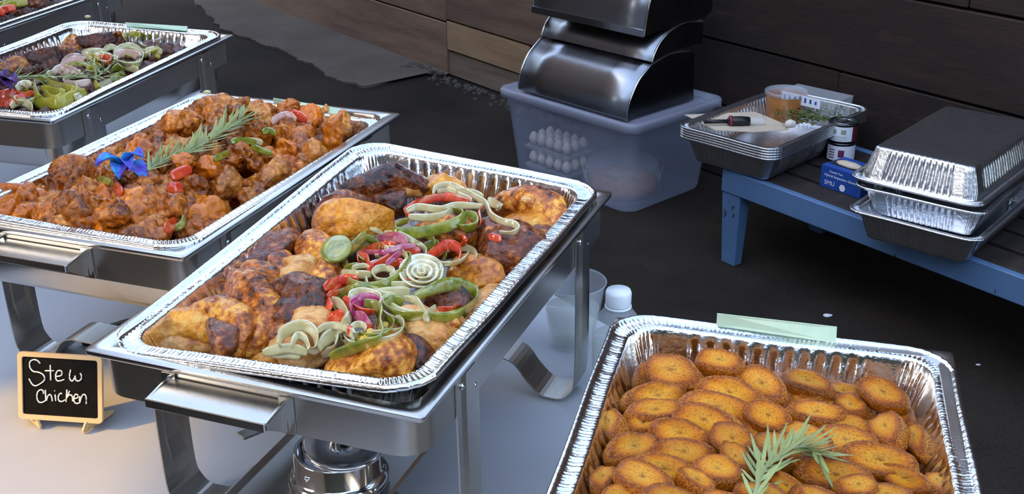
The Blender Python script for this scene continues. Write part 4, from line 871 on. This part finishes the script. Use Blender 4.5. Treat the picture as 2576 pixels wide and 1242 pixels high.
for ip, (cx, cy, l, wv, an, tl, dz) in enumerate(PLN):
    q = P6(cx, cy); p = onpan(4, q, dz - .004); an = math.radians(an); l /= 2.118
    a2 = onpan(4, (q[0] + l * math.cos(an), q[1] + l * math.sin(an)), dz - .004) - onpan(4, (q[0] - l * math.cos(an), q[1] - l * math.sin(an)), dz - .004)
    # the foreshortened along-view length is held to the true slice length
    L = min(max((at(q[0] + l, q[1], RZ) - at(q[0] - l, q[1], RZ)).length * 1.04, .03), .085)
    tl = min(tl, .85) * .9; view = (CO - p).normalized(); nrm = (Vector((0, 0, 1)) * (1 - tl) + Vector((view.x, view.y, .45)) * tl).normalized()
    L *= 1.12; Wd = L * min(.66, max(.46, wv / (l * 2.118)))
    nrm = nrm + Vector((rp_.uniform(-.35, .35), rp_.uniform(-.25, .25), 0)); slice_(p, a2, nrm, L, Wd, .025, *([PLAB[ip]] if ip in PLAB else []))
for i in range(130):   # the rest of the heap, below and towards the near end of the pan
    x = rp_.uniform(-.115, .115); y = rp_.uniform(-.215, .215); lay = i % 2 if y < .11 else 0
    zz = -.050 + .018 * lay + .010 * max(0, 1 - (x / .12) ** 2)
    if y < -.02 and lay: zz += .016
    nrm = Vector((rp_.uniform(-.5, .5), rp_.uniform(-.6, .3), 1)); an = rp_.uniform(0, 6.3)
    L = rp_.uniform(.055, .07); slice_(L2W(4, x, y, zz), Vector((math.cos(an), math.sin(an), 0)), nrm, L, L * rp_.uniform(.5, .65), .020)

BV[4] = pile_bvh(('plantain_slice',), 4)
sprig(2, [(372, 428), (420, 400), (480, 378), (540, 345), (575, 318), (610, 300)], [.010, .016, .018, .020, .020, .018], 'rosemary sprig lying across the stewed meat beside the blue flower', 120, .037, 1)
sprig(4, [(1895, 1262), (1912, 1200), (1935, 1165), (1985, 1130), (2030, 1125), (2065, 1145)], [.006, .010, .014, .016, .014, .012], 'rosemary sprig lying on the fried plantains', 54, .036, 2)
sprig(3, T(P0, [(60, 775), (250, 750), (500, 750), (750, 745), (1000, 755)]), [-.004, .004, .006, .006, .002], 'long rosemary sprig across the yellow-green peppers', 44, .036, 3)
sprig(3, T(P0, [(1090, 620), (1030, 690), (960, 700), (850, 600)]), [.002, .004, .006, .004], 'short rosemary tuft beside the red pepper hook', 14, .040, 4)
flower(2, (316, 425), .012, petal_m, 'bright blue orchid flower resting on the stewed meat', [((240, 420), .010, .012), ((362, 398), .011, .02), ((300, 452), .012, -.004), ((368, 460), .012, -.01), ((330, 432), .008, .008)], .01)
flower(3, (8, 215), .002, petal_dk, 'dark navy orchid flower on the dark braised meat', [((42, 212), .012, .008), ((28, 228), .010, 0), ((10, 186), .010, .008), ((-30, 210), .012, .006), ((-20, 230), .012, 0)], .01)


# ------------------------------------------------------------------ chalkboard sign
bl = at(48, 1052, TZ + .010); br = at(259, 1066, TZ + .010); bx_ = (br - bl); BWD = bx_.length; bx_.z = 0; bx_.normalize()
yaw_s = math.atan2(bx_.y, bx_.x); ctr = (bl + br) / 2
sign = empty('chalkboard_sign', (ctr.x, ctr.y, TZ + .0004), yaw_s); tag(sign, 'small chalkboard sign reading Stew Chicken, standing on the white cloth', 'sign')
BH = .079; LEAN = math.radians(-17)
SM = Matrix.Translation((0, 0, .010)) @ Matrix.Rotation(LEAN, 4, 'X')
def sgn(name, me, mt, par=sign): o = obj(name, me, mt, par); return o
def xf(me, M_): me.transform(M_); return me
fr = MB().rings([[(x, y, z) for x, z, y in [(p[0], p[1] + BH / 2, yy) for p in rrect(BWD / 2 - i_, BH / 2 - i_, r_, 0, 6)]] for yy, i_, r_ in ((.003, 0, .005), (-.0015, 0, .005), (-.0015, .0052, .003), (.0, .0056, .003))]).done()
bf = sgn('frame', xf(fr, SM), frame_m)
bd = sgn('board', xf(MB().box((0, .0012, BH / 2), (BWD - .009, .0022, BH - .009)).done(), SM), slate)
e1 = (1130, 76); e2 = (-65, 875); det = e1[0] * e2[1] - e1[1] * e2[0]
def S(x, y):
    X, Y = x - 110, y - 45; a_ = (X * e2[1] - Y * e2[0]) / det; b_ = (e1[0] * Y - e1[1] * X) / det
    return (-BWD / 2 + a_ * BWD, -.0006, BH * (1 - b_))
STR = [[(405, 205), (370, 165), (315, 155), (268, 185), (262, 250), (300, 305), (370, 318), (430, 350), (448, 405), (410, 450), (320, 495), (270, 470), (235, 400)], [(540, 225), (535, 300), (528, 425)], [(462, 300), (580, 300)],
       [(605, 375), (670, 365), (690, 325), (665, 298), (625, 310), (598, 370), (610, 425), (650, 433), (712, 415)], [(808, 290), (788, 360), (790, 415), (820, 435), (855, 390), (862, 370), (865, 420), (900, 437), (940, 410), (945, 360), (930, 335)],
       [(415, 600), (410, 560), (375, 548), (335, 580), (320, 650), (340, 705), (385, 712), (440, 685)], [(445, 550), (440, 690), (470, 630), (500, 610), (520, 640), (525, 698)], [(570, 610), (570, 695)], [(566, 560), (572, 564)], [(665, 600), (635, 600), (608, 650), (620, 695), (660, 700), (700, 680)],
       [(735, 548), (710, 710)], [(770, 565), (725, 650), (745, 630), (775, 615), (800, 640), (800, 700)], [(815, 665), (865, 655), (875, 620), (845, 610), (820, 650), (825, 715), (865, 728), (895, 715)], [(900, 635), (890, 725), (920, 650), (955, 610), (985, 640), (980, 735)]]
WORDS = ['letter_stroke'] * len(STR)
for st_ in STR:
    pts = catmull([Vector(S(*q)) for q in st_], 5) if len(st_) > 2 else [Vector(S(*q)) for q in st_]
    sgn('letter_stroke', xf(MB().tube(pts, .00085, 6).done(True), SM), chalk, bd)
for sx, (rx, rz) in ((-1, (.0, .2)), (1, (0, -.25))):
    prof = [(0, .014), (-.008, .011), (-.013, .004), (-.012, 0), (-.005, -.0), (.02, .001), (.034, .002), (.036, .006), (.018, .012), (.006, .0155)]
    mb = MB(); n_ = len(prof)
    for xx in (-.0012, .0012): mb.v += [(xx, p[0], p[1]) for p in prof]
    mb.f = [tuple(range(n_)), tuple(range(2 * n_ - 1, n_ - 1, -1))] + [(i, i + n_ if 0 else (i + 1) % n_, (i + 1) % n_ + n_, i + n_) for i in range(n_)]
    ft = sgn('foot', mb.done(), frame_m); ft.location = (sx * BWD * .33, .004, 0); ft.rotation_euler = (0, 0, .9 if sx < 0 else -.35)

# ------------------------------------------------------------------ cup, bottle, cards, small things on the cloth
cp = at(1441, 880, TZ); cup = empty('plastic_cup', (cp.x, cp.y + .02, TZ + .0006)); cup.scale = (1.1, 1.1, 1.12); tag(cup, 'clear plastic cup half full of water behind the chafing dish leg', 'cup')
obj('cup_wall', MB().lathe([(.0, .001), (.024, .001), (.026, .002), (.0385, .078), (.0392, .0795), (.0384, .0795), (.0372, .078), (.0248, .006), (.02, .005), (.0, .005)], 48).done(True), clear, cup)
obj('water', MB().lathe([(0, .0053), (.0243, .0064), (.0316, .046), (.0, .046)], 48).done(True), water, cup)
obj('rim', MB().lathe([(.0392 + .0007 * math.cos(a_), .0795 + .0007 * math.sin(a_)) for a_ in [i * PI / 4 for i in range(9)]], 48).done(True), clear, cup)
bp_ = at(1549, 985, TZ); bt = empty('water_bottle', (bp_.x, bp_.y + .005, TZ + .0006)); tag(bt, 'clear water bottle with white cap between the cup and the plantain pan', 'bottle')
obj('body', MB().lathe([(0, 0), (.027, .0), (.030, .004), (.030, .03), (.0285, .034), (.030, .038), (.030, .080), (.029, .088), (.024, .100), (.0155, .111), (.0130, .114), (.0130, .119)], 40).done(True), plastic_clr, bt)
obj('water', MB().lathe([(0, .001), (.0265, .001), (.029, .005), (.029, .074), (0, .074)], 40).done(True), water, bt)
obj('cap', MB().lathe([(.0148, .116), (.0153, .118), (.0155, .131), (.0142, .1345), (.0, .135)], 40).done(True), capwhite, bt)
obj('neck_ring', MB().lathe([(.0142, .1120), (.0160, .1127), (.0160, .1147), (.0142, .1152)], 40).done(True), capwhite, bt)
def card(quad, zs, lab, t=.0012):
    P = [at(q[0], q[1], z) for q, z in zip(quad, zs)]; c = sum(P, Vector()) / 4; n_ = (P[1] - P[0]).cross(P[3] - P[0]).normalized()
    mb = MB(); mb.add([p - c for p in P] + [p - c - n_ * t for p in P], [(0, 1, 2, 3), (7, 6, 5, 4), (0, 4, 5, 1), (1, 5, 6, 2), (2, 6, 7, 3), (3, 7, 4, 0)])
    o = obj('menu_card', mb.done(), card_m); o.location = c; tag(o, lab, 'card', 'pale green cards behind the chafing dishes'); return o
card([(1804, 787), (2105, 821), (2103, 862), (1802, 818)], [.945, .938, .925, .932], 'pale green card tucked behind the plantain pan')
card([(688, 246), (857, 272), (850, 290), (690, 262)], [.975, .97, .963, .965], 'pale green card tucked behind the stew pan')
card([(315, 56), (472, 66), (470, 78), (320, 66)], [.975, .972, .968, .968], 'pale green card tucked behind the dark meat pan')
def lump(name, q, z, r, mt, lab, cat, grp=None, fl=.5):
    p = at(q[0], q[1], z); me, c = blob([(Vector((0, 0, 0)), (r, r * .8, r * fl)), (Vector((r * .6, 0, 0)), (r * .6, r * .6, r * fl * .8))], max(.0012, r / 8), 2, r * .12, .6 / r, seed=int(q[0]))
    o = obj(name, me, mt); o.location = p + Vector((0, 0, r * fl)); tag(o, lab, cat, grp); return o
for q, k, lb in (((521, 236), 2, 'white onion crumb on the back rim of the stew pan'), ((221, 46), 3, 'white onion crumb on the back rim of the dark meat pan')): lump('onion_crumb', q, RZ - .002, .006, onion_m, lb, 'onion')
for q, r in (((2082, 795), .013), ((2395, 935), .008), ((2460, 918), .006)): lump('paper_scrap', q, 0, r, white_p, 'tiny white scrap lying on the dark asphalt', 'scrap', 'white scraps on the asphalt', .25)
# dark wrapped utensil poking out behind the front corner of the chicken pan
ut = empty('tongs', at(205, 872, TZ)); ut.rotation_euler = (0, 0, math.radians(38)); tag(ut, 'dark handled tongs lying on the cloth behind the chalkboard sign', 'tongs')
for sg in (-1, 1):
    hm = MB().rings([[(x, sg * .006 + yy * w_, zz * w_ + .0085) for yy, zz in ((-.006, -.006), (.006, -.006), (.007, 0), (.005, .006), (-.005, .006), (-.007, 0))] for x, w_ in ((0, .5), (.008, 1), (.06, 1.1), (.11, .8), (.12, .5))], True, True, True).done(True)
    h_ = obj('handle', hm, black, ut)
    obj('arm', MB().box((.16, sg * .007, .008), (.1, .003, .012)).done(), steel, ut)

# ------------------------------------------------------------------ low blue bench against the wall
BZ = .30
b0 = at(1858, 437, BZ); ba = math.radians(-53.2); bd_ = Vector((math.cos(ba), math.sin(ba), 0)); bn_ = Vector((-bd_.y, bd_.x, 0))
bc = b0 - bd_ * .075
bench = empty('bench', (bc.x, bc.y, 0), ba); tag(bench, 'low bench with chipped blue frame and dark board top', 'bench')
BL, BD = 2.3, .46
for i in range(4):
    y0 = .028 + i * (BD - .03) / 4
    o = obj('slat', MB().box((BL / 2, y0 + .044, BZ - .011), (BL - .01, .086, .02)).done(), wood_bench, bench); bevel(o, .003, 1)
bevel(obj('apron', MB().box((BL / 2, .012, BZ - .036), (BL - .02, .022, .070)).done(), bluepaint, bench), .003, 1)
bevel(obj('back_apron', MB().box((BL / 2, BD + .0, BZ - .036), (BL - .02, .022, .070)).done(), bluepaint, bench), .003, 1)
for (x, y) in ((.045, .03), (.045, BD - .03), (BL - .05, .03), (BL - .05, BD - .03)):
    lg = obj('leg', MB().box((x, y, (BZ - .024) / 2), (.075, .05, BZ - .024), taper=.7).done(), bluepaint, bench); bevel(lg, .003, 1)
    if x < 1 and y < .1:
        rr = random.Random(4)
        for k in range(9):
            c_ = obj('paint_chip', MB().lathe([(rr.uniform(.0025, .006), 0), (.002, .0006)], 7, cap1=True).done(), chipwood, lg); c_.location = (x + rr.uniform(-.025, .025), y - .0249 + .0035, .12 + rr.uniform(-.01, .09)); c_.rotation_euler = (PI / 2 + .03, 0, rr.uniform(0, 3)); c_.location.y = y - .025 + .0078 * (1 - c_.location.z / .246) - .0001
for (x, z) in ((.62, .235), (.9, .242), (1.3, .23)):
    c_ = obj('paint_chip', MB().lathe([(.006, 0), (.003, .0006)], 7, cap1=True).done(), chipwood, bench); c_.location = (x, .0009, z); c_.rotation_euler = (PI / 2, 0, x * 3)
# stack of foil pans on the bench
SC = 1.03
def bench_pan(FR, yaw, z, me, mt, lab, grp, flip=False, roll=0):
    u = Vector((math.cos(yaw), math.sin(yaw), 0)); v = Vector((-u.y, u.x, 0)); c = Vector((FR.x, FR.y, z)) - u * FW_ * SC / 2 + v * FL_ * SC / 2
    o = obj('foil_pan', me, mt); o.location = c; o.rotation_euler = (0, 0, yaw); o.scale = (SC, SC, SC)
    if flip: o.rotation_euler = (0, PI, yaw)
    gap = -.012 - ((c + u * FW_ * SC / 2 + v * FL_ * SC / 2) - WA).dot(WN)
    tag(o, lab, 'foil pan', grp); return c, u, v
fmE = foil_mesh(FL_, FW_, .08, 9, wob=.002)
fr0 = at(1945, 402, BZ + .09)
ords = ['lowest', 'second lowest', 'middle', 'second from the top', 'topmost']
for i in range(5):
    cs, us, vs_ = bench_pan(fr0, -.775, BZ + .004 + .08 * SC + i * .0075, fmE, foil_dull, '%s foil pan of the nested stack on the bench%s' % (ords[i], ', holding a deli tub and herbs' if i == 4 else ''), 'nested foil pans on the bench')
ZR = BZ + .004 + .08 * SC + 4 * .0075
def SP(a_, b_, z): return cs + us * a_ + vs_ * b_ + Vector((0, 0, z - cs.z))   # stack frame
# cardboard sheet, lighter, tub, clear box, herbs in the top pan
sh = [at(*q, ZR - .012) for q in ((1722, 288), (1900, 281), (1975, 312), (1985, 326), (1900, 331), (1800, 327))]
c_ = sum(sh, Vector()) / 6; mb = MB(); mb.add([p - c_ for p in sh] + [p - c_ - Vector((0, 0, .002)) for p in sh], [tuple(range(6)), tuple(range(11, 5, -1))] + [(i, (i + 1) % 6, 6 + (i + 1) % 6, 6 + i) for i in range(6)])
o = obj('cardboard_sheet', mb.done(), paper); o.location = c_; tag(o, 'tan cardboard sheet in the topmost foil pan on the bench', 'cardboard')
a_ = at(1771, 306, ZR); b_ = at(1926, 304, ZR); lt = empty('gas_lighter', a_); lt.rotation_euler = (0, 0, math.atan2((b_ - a_).y, (b_ - a_).x)); tag(lt, 'black and red gas lighter lying on the cardboard sheet', 'lighter'); Lg = (b_ - a_).length
obj('nozzle', MB().tube([(0, 0, 0), (Lg * .42, 0, 0)], .006, 10).done(True), black, lt)
obj('grip', MB().tube([(Lg * .38, 0, 0), (Lg * .42, 0, 0), (Lg * .6, 0, 0), (Lg * .74, 0, 0)], [.009, .015, .0155, .013], 12).done(True), black, lt)
obj('collar', MB().tube([(Lg * .41, 0, .001), (Lg * .45, 0, .001)], .0165, 12).done(True), redp, lt)
obj('fuel_window', MB().tube([(Lg * .72, 0, 0), (Lg * .95, 0, 0), (Lg, 0, 0)], [.012, .012, .006], 12).done(True), plastic_clr, lt)
tp = at(1976, 262, ZR + .0); tub = empty('deli_tub', (tp.x, tp.y, ZR - .052)); tag(tub, 'round deli tub of orange sauce with a clear lid, in the topmost foil pan', 'tub')
TR = .062
obj('body', MB().lathe([(0, 0), (TR * .84, 0), (TR * .88, .004), (TR, .085)], 40).done(True), orange_sauce, tub)
obj('lid', MB().lathe([(TR * .98, .084), (TR * 1.06, .086), (TR * 1.06, .096), (TR * .98, .097), (TR * .94, .092), (0, .092)], 40).done(True), plastic_clr, tub)
# clear box with printed strip
q0 = at(1968, 246, ZR + .02); q1 = at(2064, 268, ZR + .02); dx = q1 - q0; dx.z = 0; ln = dx.length
cb = empty('clamshell_box', (q0.x, q0.y, ZR - .045), math.atan2(dx.y, dx.x)); tag(cb, 'clear clamshell box with a white printed strip beside the deli tub', 'box')
obj('body', MB().box((ln / 2 + .02, .05, .045), (ln + .06, .1, .085), taper=.9).done(), plastic_clr, cb)
st_ = obj('printed_strip', MB().box((ln / 2, -.003, .072), (ln, .002, .03)).done(), white_p, cb)
rr = random.Random(8)
for i in range(7):
    o = obj('print_mark', MB().box((0, 0, 0), (.006, .001, rr.uniform(.008, .018))).done(), blue_p, st_); o.location = (ln * (.08 + i * .135), -.0046, .076 - rr.uniform(0, .004))
mb = MB(); rr = random.Random(12)
for i in range(420):
    q = (rr.gauss(2030, 38), rr.gauss(287, 11)); p = at(q[0], q[1], ZR - .006 + rr.uniform(-.02, .012)); a1 = rr.uniform(0, 6.3); d1 = Vector((math.cos(a1), math.sin(a1), rr.uniform(-.3, .8))).normalized(); s1 = d1.cross(Vector((0, 0, 1))).normalized(); l1 = rr.uniform(.008, .018)
    lim = p - cs
    if abs(lim.dot(us)) > .14 or abs(lim.dot(vs_)) > .24: continue
    mb.add([p, p + d1 * l1 * .5 + s1 * l1 * .4, p + d1 * l1, p + d1 * l1 * .5 - s1 * l1 * .4 + Vector((0, 0, .003))], [(0, 1, 2, 3)])
o = obj('herb_bunch', mb.done(), herb); tag(o, 'bunch of fresh green herbs in the topmost foil pan', 'herbs'); o['kind'] = 'stuff'
lump('garlic_clove', (1987, 322), ZR - .012, .016, egg_m, 'whitish garlic clove at the edge of the cardboard sheet', 'garlic', None, .8)
# scrap of paper on the bench against the wall
card_ = [at(*q, BZ + .09) for q in ((2030, 222), (2052, 207), (2095, 216), (2078, 229))]
# fuel cans
kp = at(2112, 398, BZ); dk = kp
def can(z0, lab, r=.043, h=.058, top=True, var_=0):
    c = empty('fuel_can', (kp.x, kp.y, z0)); tag(c, lab, 'can', 'fuel cans stacked on the bench')
    obj('body', MB().lathe([(0, 0), (r * .95, 0), (r, .003), (r, h - .006), (r * 1.02, h - .004), (r * 1.02, h - .001), (r * .95, h), (r * .9, h - .004), (0, h - .005)], 40).done(True), darkmetal, c)
    def patch(name, a0, a1, z0_, z1_, mt, rr_=r + .0004):
        n_ = max(4, int((a1 - a0) * 10)); rs = [[(rr_ * math.cos(a0 + (a1 - a0) * i / n_), rr_ * math.sin(a0 + (a1 - a0) * i / n_), z) for i in range(n_ + 1)] for z in (z0_, z1_)]
        return obj(name, MB().rings(rs, closed=False).done(True), mt, c)
    if var_ == 0:
        patch('paper_label', -2.9, -1.15, .006, h - .008, white_p); patch('label_panel', -1.15, -.2, .006, h - .008, maroon)
        patch('label_mark', -2.55, -2.25, .028, .042, green_print, r + .0008); patch('label_mark', -1.95, -1.6, .028, .042, green_print, r + .0008)
        for k in range(3): patch('label_line', -2.5, -1.5, .010 + k * .005, .0115 + k * .005, green_print, r + .0008)
        obj('lid_ring', MB().lathe([(.028, h - .004), (.030, h - .002), (.028, h - .001), (.026, h - .003)], 32).done(True), chrome, c)
    else:
        patch('paper_label', -2.9, -.6, .005, h - .008, white_p); patch('label_mark', -2.0, -1.6, .016, .038, purple_print, r + .0008)
        for k in range(4): patch('label_line', -2.65, -2.25, .012 + k * .008, .015 + k * .008, purple_print, r + .0008)
can(BZ + .0006, 'lower fuel can with a purple round mark on its label', var_=1); can(BZ + .0592, 'upper fuel can with a maroon panel on its label')
# blue glove box
g0 = at(2062, 466, BZ); gb = empty('glove_box', (g0.x, g0.y, BZ + .0004), ba + .02); tag(gb, 'blue carton of gloves with white print, beside the fuel cans', 'box')
GW, GD, GH = .135, .10, .062
obj('carton', MB().box((GW / 2, GD / 2, GH / 2), (GW, GD, GH)).done(), blue_p, gb)
obj('opening', MB().box((GW * .4, GD / 2, GH + .0003), (.1, .05, .0006)).done(), black, gb)
gl = obj('glove_tip', MB().rings([[(x, .045 + .018 * math.cos(t) * wv, GH + .004 + .007 * math.sin(t) * wv) for t in [k * PI / 4 for k in range(8)]] for x, wv in ((.02, .5), (.035, 1), (.07, 1.1), (.10, .6))], True, True, True).done(True), paper, gb)
def text(body, size, loc, parent, mt, rot=(PI / 2, 0, 0)):
    cu = bpy.data.curves.new('t', 'FONT'); cu.body = body; cu.size = size; cu.extrude = .0002
    o = bpy.data.objects.new('t', cu); col.objects.link(o); dg = bpy.context.evaluated_depsgraph_get(); dg.update(); me = bpy.data.meshes.new_from_object(o.evaluated_get(dg)); bpy.data.objects.remove(o)
    me.materials.clear(); r = obj('lettering', me, mt, parent); r.location = loc; r.rotation_euler = rot; return r
text('Powder Free', .0085, (.028, -.0004, .047), gb, white_p); text('Hybrid Inspection Gloves', .0105, (.012, -.0004, .034), gb, white_p); text('SMU', .018, (.014, -.0004, .010), gb, white_p)
hx = obj('print_badge', MB().lathe([(.0105, 0), (.0105, .0004)], 6, cap1=True).done(), white_p, gb); hx.location = (.075, -.0001, .013); hx.rotation_euler = (PI / 2, 0, 0)
# stack at the near end of the bench: two pans and an upturned pan as lid
yw = -.70
gB = 'foil pans piled on the near part of the bench'
def corner(q, z): return at(q[0], q[1], z)
ca, ua, va_ = bench_pan(corner((2468, 606), BZ + .091), yw, BZ + .004 + .08 * SC, fmE, foil_dull, 'bottom foil pan of the pile with the upturned lid', gB)
cb_, ub, vb = bench_pan(corner((2484, 535), BZ + .135), yw + .02, BZ + .004 + .08 * SC + .042, foil_mesh(FL_, FW_, .08, 12, wob=.003), foil_dull, 'middle foil pan of the pile, just under the upturned one', gB)
cc_, uc, vc = bench_pan(corner((2466, 522), BZ + .142), yw - .01, BZ + .004 + .08 * SC + .042 + .008, fmE, foil, 'upturned foil pan used as a lid on top of the pile', gB, flip=True)
for i, (sx, y0, y1, ln_) in enumerate(((0, -.20, -.17, .2), (0, -.15, -.15, .24), (0, -.10, -.12, .16))):
    pass

# ------------------------------------------------------------------ storage bin and roll-top covers
ya = -.824; bu = Vector((math.cos(ya), math.sin(ya), 0)); bw = Vector((-bu.y, bu.x, 0)); bo = Vector((.385, 3.537, 0))
Lb, Wb, Hb = .651, .484, .324
bcn = bo - bu * Lb / 2 + bw * Wb / 2
bin_ = empty('storage_bin', (bcn.x, bcn.y, 0), ya); tag(bin_, 'translucent plastic storage bin under the roll-top covers', 'bin')
A_, B_ = Lb / 2 - .014, Wb / 2 - .014
obj('tub', MB().rings([rrect(A_ - .045, B_ - .045, .04, .004), rrect(A_ - .036, B_ - .036, .05, .002), rrect(A_ - .032, B_ - .032, .05, .012), rrect(A_ - .006, B_ - .006, .045, Hb - .03), rrect(A_, B_, .045, Hb - .026)], cap0=True).done(), plastic_bin, bin_)
obj('lid', MB().rings([rrect(A_ + .008, B_ + .008, .045, Hb - .032), rrect(A_ + .014, B_ + .014, .05, Hb - .028), rrect(A_ + .014, B_ + .014, .05, Hb - .006), rrect(A_ + .010, B_ + .010, .048, Hb), rrect(A_ - .008, B_ - .008, .045, Hb), rrect(A_ - .018, B_ - .018, .04, Hb - .010), rrect(A_ - .03, B_ - .03, .04, Hb - .010), rrect(A_ - .035, B_ - .035, .04, Hb - .004), rrect(.1, .05, .03, Hb - .004)], cap1=True).done(True), plastic_lid, bin_)
def BP(s_, d_, z): return bo - bu * s_ + bw * d_ + Vector((0, 0, z))
# eggs in two trays against the front left of the bin
egg_me = MB().lathe([(0, -.022), (.011, -.018), (.0175, -.006), (.0172, .004), (.011, .018), (.0045, .0235), (0, .0245)], 16).done(True)
et = 0
for lev, z in enumerate((.065, .135)):
    tr = obj('egg_tray', MB().box((0, 0, 0), (.215, .13, .014), taper=.9).done(), plastic_clr); p = BP(.46, .13, z - .026); tr.location = p; tr.rotation_euler = (0, 0, ya); tag(tr, '%s clear tray of eggs inside the storage bin' % ('lower' if lev == 0 else 'upper'), 'tray', 'egg trays in the bin')
    for i in range(5):
        for j in range(3):
            o = obj('egg', egg_me, egg_m); o.location = BP(.46 + (i - 2) * .041, .13 + (j - 1) * .041, z + .006); tag(o, 'pale egg in the %s tray inside the bin' % ('lower' if lev == 0 else 'upper'), 'egg', 'eggs in the storage bin')
ck = BP(.20, .18, .012); cake = obj('bundt_cake', MB().lathe([(0, .0), (.105, 0), (.122, .02), (.115, .05), (.085, .062), (.05, .055), (0, .05)], 40).done(True), cake_m); cake.location = ck; tag(cake, 'brown round cake inside the storage bin', 'cake')
dm = MB(); rs = []
for r_, z in ((.138, 0), (.140, .01), (.132, .06), (.122, .11), (.108, .118), (.0, .12)): rs.append([((r_ + (.002 * math.cos(k * 9 * 2 * PI / 48 * 1.0) if z < .11 else 0)) * math.cos(2 * PI * k / 96), (r_ + (.002 * math.cos(k * 12 * 2 * PI / 96) if z < .11 else 0)) * math.sin(2 * PI * k / 96), z) for k in range(96)])
dome = obj('cake_dome', dm.rings(rs).done(True), plastic_clr); dome.location = ck - Vector((0, 0, .004)); tag(dome, 'clear ribbed dome over the brown cake in the bin', 'cake cover')
for (s_, d_, z, a1) in ((.26, .075, .10, .0), (.075, .26, .09, PI / 2)):
    o = obj('sticker', MB().box((0, 0, 0), (.045, .001, .04)).done(), white_p, dome); v_ = BP(s_, d_, z) - dome.location; v2 = Vector((v_.x, v_.y, 0)).normalized() * .1335; o.location = (v2.x, v2.y, .075); o.rotation_euler = (.2, 0, math.atan2(v2.y, v2.x) + PI / 2)
# roll-top covers, stacked on the bin
def cover(prof, s0, s1, lab, mt, lip=False, end=True, cap_prof=None):
    P = catmull([(d_, 0, z) for d_, z in prof], 6)
    c0 = BP((s0 + s1) / 2, 0, prof[0][1]); root = empty('roll_top_cover', c0, ya); tag(root, lab, 'chafer lid', 'roll-top covers on the bin')
    hl = (s1 - s0) / 2
    sh = obj('shell', MB().rings([[(x, p.x, p.z - prof[0][1]) for p in P] for x in (-hl, -hl * .5, 0, hl * .5, hl)], closed=False).done(True), mt, root); solid(sh, .0022, 1)
    edge = [(p.x, p.z - prof[0][1]) for p in P]
    if end:
        base = [(edge[-1][0], edge[0][1])] if cap_prof is None else cap_prof
        poly = edge + base
        for sx in (-1, 1):
            x = sx * (hl - .003); n_ = len(poly); mb = MB(); mb.v = [(x, a, b) for a, b in poly] + [(x - sx * .002, a, b) for a, b in poly]
            mb.f = [tuple(range(n_)), tuple(range(2 * n_ - 1, n_ - 1, -1))] + [(i, (i + 1) % n_, n_ + (i + 1) % n_, n_ + i) for i in range(n_)]
            obj('end_panel', mb.done(), darkmetal, root)
            obj('edge_trim', MB().tube([(sx * hl, a, b) for a, b in edge], .003, 6).done(True), chrome, root)
    if lip: obj('lip', MB().box((0, edge[0][0] - .001, .011), (2 * hl, .006, .022)).done(), chrome, root)
    return root
covm = M('cover_steel', (.33, .34, .36), (.28, .29, .31), scale=5, rough=.26, metal=1, rrough=(.2, .34))
cover([(.030, .3285), (.035, .365), (.048, .40), (.078, .445), (.115, .474), (.150, .493), (.24, .51), (.34, .50)], .055, .56, 'lowest roll-top steel cover resting on the storage bin lid', covm, cap_prof=[(.36, .16), (.37, 0)])
cover([(.142, .497), (.155, .525), (.180, .556), (.23, .585), (.30, .60), (.38, .59)], .055, .56, 'middle roll-top steel cover in the stack on the bin', covm, cap_prof=[(.40, .085), (.40, .02), (.25, .018)])
cover([(.098, .587), (.106, .63), (.120, .69), (.15, .75), (.20, .80), (.28, .84), (.36, .83)], .055, .56, 'topmost roll-top steel cover with a bright lip', covm, True, cap_prof=[(.42, .20), (.445, .12), (.44, .03), (.40, .01), (.2, .008)])
